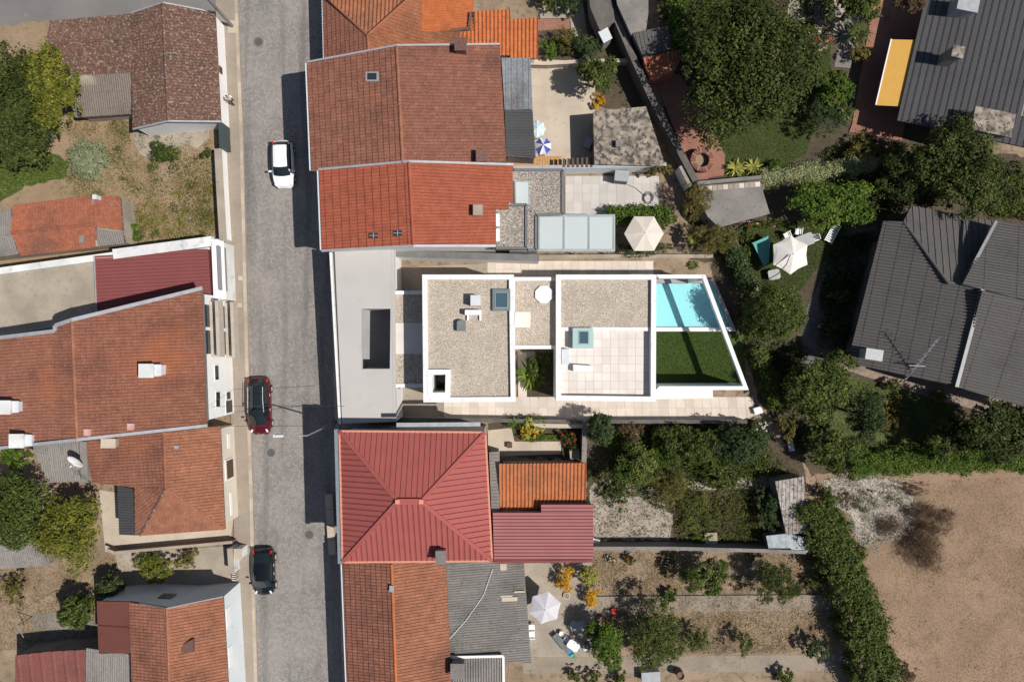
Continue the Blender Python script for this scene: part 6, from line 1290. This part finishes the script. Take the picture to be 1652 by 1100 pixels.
for k in range(5): q = a.lerp(b, .5 + .11 * k); MB().cyl(q + Vector((-.5, .1, 0)), q + Vector((.5, -.1, 0)), .012, .012, 5).build('element', 'steel', an)
cl = thing('clothes_line', 'clothes line posts on the bare soil', 'clothes line', W(60, 990)); pts = [W(38, 1028, 1.6), W(28, 1008, 1.7), W(70, 982, 1.7), W(92, 971, 1.7)]
for q in (pts[1], pts[3]): MB().cyl((q.x, q.y, -.02), q, .03, .03, 6).build('post', 'wood_dark', cl)
MB().tube(pts[1:], .015, 4).build('line', 'dark_metal', cl); MB().tube(pts[:2], .03, 5).build('pole', 'steel', cl)
# ================================================================== GARDEN FURNITURE
def parasol(label, px, py, z, r_px, n, mats, rise=.45, a0=0, scallop=.06, pole='white_paint', group=None):
    R = r_px * (H - z) / F; c = W(px, py, z); root = thing('parasol', label, 'parasol', Vector((c.x, c.y, 0)), group); top = Vector((c.x, c.y, z + rise))
    for k in range(n):
        q0 = a0 + 2 * PI * k / n; q1 = a0 + 2 * PI * (k + 1) / n
        e = lambda f, g: None
        mb = MB(); S = 5
        P = lambda q, t: Vector((c.x + math.cos(q) * R * t, c.y + math.sin(q) * R * t, z + rise * (1 - t ** 1.15)))
        for i in range(S):
            t0, t1 = i / S, (i + 1) / S; A0, A1, B0, B1 = P(q0, t0), P(q0, t1), P(q1, t0), P(q1, t1)
            M0 = (A0 + B0) / 2 - Vector((0, 0, .05 * t0)); M1 = (A1 + B1) / 2 - Vector((0, 0, .05 * t1)); M1 = M1 + (c - M1) * (scallop if i == S - 1 else 0)
            mb.face([A0, A1, M1, M0]); mb.face([M0, M1, B1, B0])
        mb.build('canopy_panel', mats[k % len(mats)], root)
        MB().cyl(top - Vector((0, 0, .05)), P(q0, .98) - Vector((0, 0, .03)), .012, .01, 5).build('rib', 'grey_plastic', root)
    MB().cyl((c.x, c.y, -.02), top, .03, .03, 8).build('pole', pole, root); MB().cyl(top, top + Vector((0, 0, .1)), .035, .01, 8).build('finial', 'grey_plastic', root)
    MB().cyl((c.x, c.y, -.02), (c.x, c.y, .12), .28, .25, 16).build('base', 'concrete_grey', root); return root
parasol('pale ice-blue parasol next to the black lean-to', 866, 208, 2.1, 15, 8, ['ice_canvas'], .35); parasol('blue and white striped parasol on the deck', 876, 236, 2.2, 14.5, 8, ['blue_canvas', 'cream_canvas'], .4, PI / 8)
parasol('beige hexagonal parasol beside the glass canopy', 1039, 377, 2.3, 32, 6, ['beige_canvas'], .45, 0, .0); ps = parasol('large cream parasol on the lawn with the lounger', 1275, 411, 2.5, 32, 6, ['cream_canvas'], .6, PI / 2, .06)
p = W(1275, 411, 3.12); MB().tube([p, p + Vector((-.35, -.75, .12)), p + Vector((-.8, -1.4, -.3)), p + Vector((-1.15, -1.95, -3.1))], .035).build('cantilever_arm', 'dark_metal', ps)
parasol('lilac-white hexagonal parasol on the lower court', 879, 980, 2.3, 27, 6, ['lilac_canvas'], .4, .3, .03)
tc = thing('shade_sail', 'teal triangular canvas on a frame beside the cream parasol', 'shade sail', W(1232, 402)); S_ = WL([(1214, 392, 1.3), (1239, 381, 1.3), (1243, 392, 1.3), (1240, 424, 1.2), (1232, 429, 1.2)])
MB().prism(S_, [q - Vector((0, 0, .04)) for q in S_]).build('canvas', 'teal_canvas', tc)
for q in (S_[0], S_[1], S_[3], S_[4]): MB().cyl((q.x, q.y, -.02), q, .025, .025, 6).build('leg', 'steel', tc)
def chair(label, px, py, rz, mat='white_plastic', group=None, z=.02):
    c = W(px, py, .5); c.z = z; r = thing('chair', label, 'chair', c, group); r.rotation_euler = (0, 0, rz); o = ORG[r.name]; ORG[r.name] = Vector((0, 0, 0))
    MB().box((0, 0, .43), (.46, .46, .04)).build('seat', mat, r)
    for k in range(4): MB().box((-.17 + k * .113, -.24, .68), (.075, .035, .46)).build('back_slat', mat, r)
    MB().box((0, -.245, .91), (.46, .04, .07)).build('back_rail', mat, r)
    for s in (1, -1):
        for y in (.2, -.2): MB().box((s * .21, y, .21), (.045, .045, .42)).build('leg', mat, r)
        MB().box((s * .25, 0, .65), (.05, .5, .035)).build('armrest', mat, r); MB().box((s * .25, .22, .54), (.035, .04, .2)).build('arm_post', mat, r)
    ORG[r.name] = o; return r
def table(label, px, py, sx, sy, rz, mat, zt=.74, z=.02):
    c = W(px, py, zt); c.z = z; r = thing('table', label, 'table', c); r.rotation_euler = (0, 0, rz); o = ORG[r.name]; ORG[r.name] = Vector((0, 0, 0))
    b = .18; P = []
    for (x, y, q0) in ((sx / 2 - b, sy / 2 - b, 0), (-sx / 2 + b, sy / 2 - b, PI / 2), (-sx / 2 + b, -sy / 2 + b, PI), (sx / 2 - b, -sy / 2 + b, 1.5 * PI)):
        for k in range(4): P.append(Vector((x + b * math.cos(q0 + k * PI / 6), y + b * math.sin(q0 + k * PI / 6), zt)))
    MB().prism(P, zt - .04).build('table_top', mat, r)
    for x in (-1, 1):
        for y in (-1, 1): MB().box((x * (sx / 2 - .12), y * (sy / 2 - .12), zt / 2 - .02), (.06, .06, zt - .03)).build('leg', mat, r)
    ORG[r.name] = o; return r
table('grey-white garden table under the cream parasol', 1298, 388, 1.5, .95, .35, 'table_grey'); chair('white chair at the garden table toward the lounger', 1314, 384, 1.9); chair('white chair between the teal canvas and the garden table', 1270, 380, -2.7); chair('white chair on the far side of the garden table', 1288, 374, 3.0)
table('small round-cornered grey table below the cream parasol', 1249, 443, .95, .8, .2, 'table_grey', .6)
lg = thing('sun_lounger', 'white slatted sun lounger on the parasol lawn', 'sun lounger', W(1341, 376)); lg.rotation_euler = (0, 0, -.5); o_ = ORG[lg.name]; ORG[lg.name] = Vector((0, 0, 0))
for k in range(10): MB().box((0, -.8 + k * .155, .36 + max(0, k - 6) * .07), (.58, .1, .03)).build('slat', 'white_plastic', lg)
for s in (1, -1):
    MB().box((s * .31, -.1, .34), (.05, 1.6, .07)).build('side_rail', 'white_plastic', lg)
    for y in (-.75, .5): MB().box((s * .3, y, .16), (.06, .06, .32)).build('leg', 'white_plastic', lg)
ORG[lg.name] = o_
chair('white plastic chair at the corner of the pinkish roof', 961, 873, 2.9); gch = 'white chairs along the corrugated roof'
chair('white chair with red cushion along the corrugated roof', 858, 1012, -1.5); chair('white plastic chair along the corrugated roof', 858, 1024, -1.5, group=gch)
table('grey weathered table beside the yellow-green tree', 932, 1010, 1.1, .8, -.1, 'table_grey'); table('white tabletop amid the clutter on the court', 925, 1041, 1.0, .7, -.6, 'white_plastic', .8)
bn = thing('bench', 'dark slatted bench leaning by the cluttered table', 'bench', W(905, 1036, .3)); A, Bq = W(894, 1024, .45), W(916, 1050, .45); dd = (Bq - A).normalized(); q = Vector((-dd.y, dd.x, 0))
for k in range(4): s = q * (k * .13 - .2); MB().prism([A + s, Bq + s, Bq + s + q * .1, A + s + q * .1], .41).build('slat', 'slate_box', bn)
for f in (.1, .9): m = A.lerp(Bq, f); MB().box((m.x, m.y, .21), (.08, .4, .42), math.atan2(dd.y, dd.x)).build('leg', 'slate_box', bn)
def pot(name, label, cat, px, py, r, h, mat, z=.02, top=None):
    p = W(px, py, h); o = thing(name, label, cat, Vector((p.x, p.y, z))); MB().ring(p, r * .86, r, z - .01, h, 16).build('body', mat, o); MB().cyl((p.x, p.y, z - .01), (p.x, p.y, h * .85), r * .88, r * .88, 16).build('content', top or mat, o); return o
pot('bucket', 'green plastic bucket by the clutter', 'bucket', 924, 1058, .18, .35, 'green_plastic'); pot('bucket', 'blue plastic tub by the clutter', 'bucket', 919, 1052, .22, .3, 'blue_plastic'); pot('bowl', 'white enamel bowl on the clutter heap', 'bowl', 906, 1022, .2, .4, 'white_plastic'); pot('bucket', 'white bucket behind the white tabletop', 'bucket', 914, 1032, .22, .45, 'white_plastic')
pot('flower_pot', 'brown pot by the cluttered table', 'pot', 948, 1042, .25, .4, 'brick_dark', top='soil'); pot('bucket', 'white plastic pail under the yellow-green tree', 'bucket', 945, 1046, .2, .4, 'white_plastic'); pot('plant_ring', 'round wire planter by the golden bush', 'planter', 914, 961, .26, .2, 'beige_canvas', top='soil')
pot('barrel', 'rusty barrel at the southern path', 'barrel', 1098, 1090, .32, .9, 'brick_dark'); pot('bucket', 'red plastic crate beside the southern path', 'crate', 991, 986, .25, .3, 'red_plastic')
def boxthing(name, label, cat, px, py, size, z, mat, rz=0, lid=None):
    p = W(px, py, z + size[2]); o = thing(name, label, cat, Vector((p.x, p.y, z))); MB().box((p.x, p.y, z + size[2] / 2), size, rz).build('body', mat, o); MB().box((p.x, p.y, z + size[2] + .02), (size[0] * 1.05, size[1] * 1.05, .05), rz).build('top', lid or mat, o); return o
boxthing('concrete_block', 'pale concrete slab block in the overgrown garden', 'block', 1147, 868, (.95, .85, .35), 0, 'concrete', .05, 'concrete'); boxthing('crate', 'white crate beside the diagonal dirt path end', 'crate', 1223, 662, (.6, .5, .4), 0, 'white_plastic', .3); boxthing('sheet', 'pale folded sheet at the garden corner', 'sheet', 1276, 718, (.4, .9, .25), 0, 'frosted', .2)
boxthing('planter', 'small concrete planter in the courtyard', 'planter', 857, 572, (.62, .5, .45), .05, 'concrete'); boxthing('crate', 'brown crate in the front bed', 'crate', 822, 718, (.4, .4, .3), 0, 'wood_dark'); boxthing('grill', 'grey stone grill against the pale blue wall', 'grill', 1003, 284, (1.05, .8, 1.1), .05, 'concrete_grey', -.1, 'steel')
boxthing('washing_tank', 'grey stone wash tank in the beige yard', 'tank', 950, 230, (.5, .8, .7), .02, 'grey_plastic', -.4, 'steel'); boxthing('stove', 'old concrete sink by the flower bed wall', 'sink', 927, 732, (.75, .75, .6), 0, 'concrete', .1); boxthing('cold_frame', 'low grey table at the bottom of the southern strip', 'table', 1050, 1092, (1.4, .8, .7), 0, 'grey_plastic', .05)
for i, (x, y, r) in enumerate(((225, 285, .6), (234, 289, .3))):
    p = W(x, y, .05); tag(MB().box((0, 0, .04), (.28, .95, .07), -.6 - r * .2).build('loose_plank', 'concrete_pale', None, Vector((p.x, p.y, .005))), ('pale plank lying in the weeds', 'shorter pale plank beside the other')[i], 'plank')
hs = thing('garden_hose', 'coiled hose on the stone patio', 'hose', W(1045, 320)); c = W(1045, 320); MB().tube([c + Vector((math.cos(k * .5) * (.5 - k * .006), math.sin(k * .5) * (.55 - k * .006), .07 + k * .001)) for k in range(44)] + [c + Vector((-1, .8, .09)), c + Vector((-1.9, 1.2, .09))], .018, 5).build('coil', 'dark_metal', hs)
# stones bordering beds and scattered on the gravel heap
for i in range(16):
    x, y = random.uniform(1340, 1470), random.uniform(780, 860); p = W(x, y); s = random.uniform(.1, .2); mb = MB(); mb.cyl((0, 0, -.01), (0, 0, s * .7), s, s * .55, 6)
    tag(mb.build('stone', 'white_gravel', None, Vector((p.x, p.y, .03))), 'pale loose stone on the white gravel heap', 'stone', 'stones on the gravel heap')

wr = [W(795, 918, 2.75), W(780, 960, 2.72), W(752, 1000, 2.8), W(722, 1034, 3.0)]
tag(MB().tube(wr, .02, 4).build('roof_cable', 'white_plastic', None, wr[0]), 'white cable trailing across the big corrugated roof', 'cable')
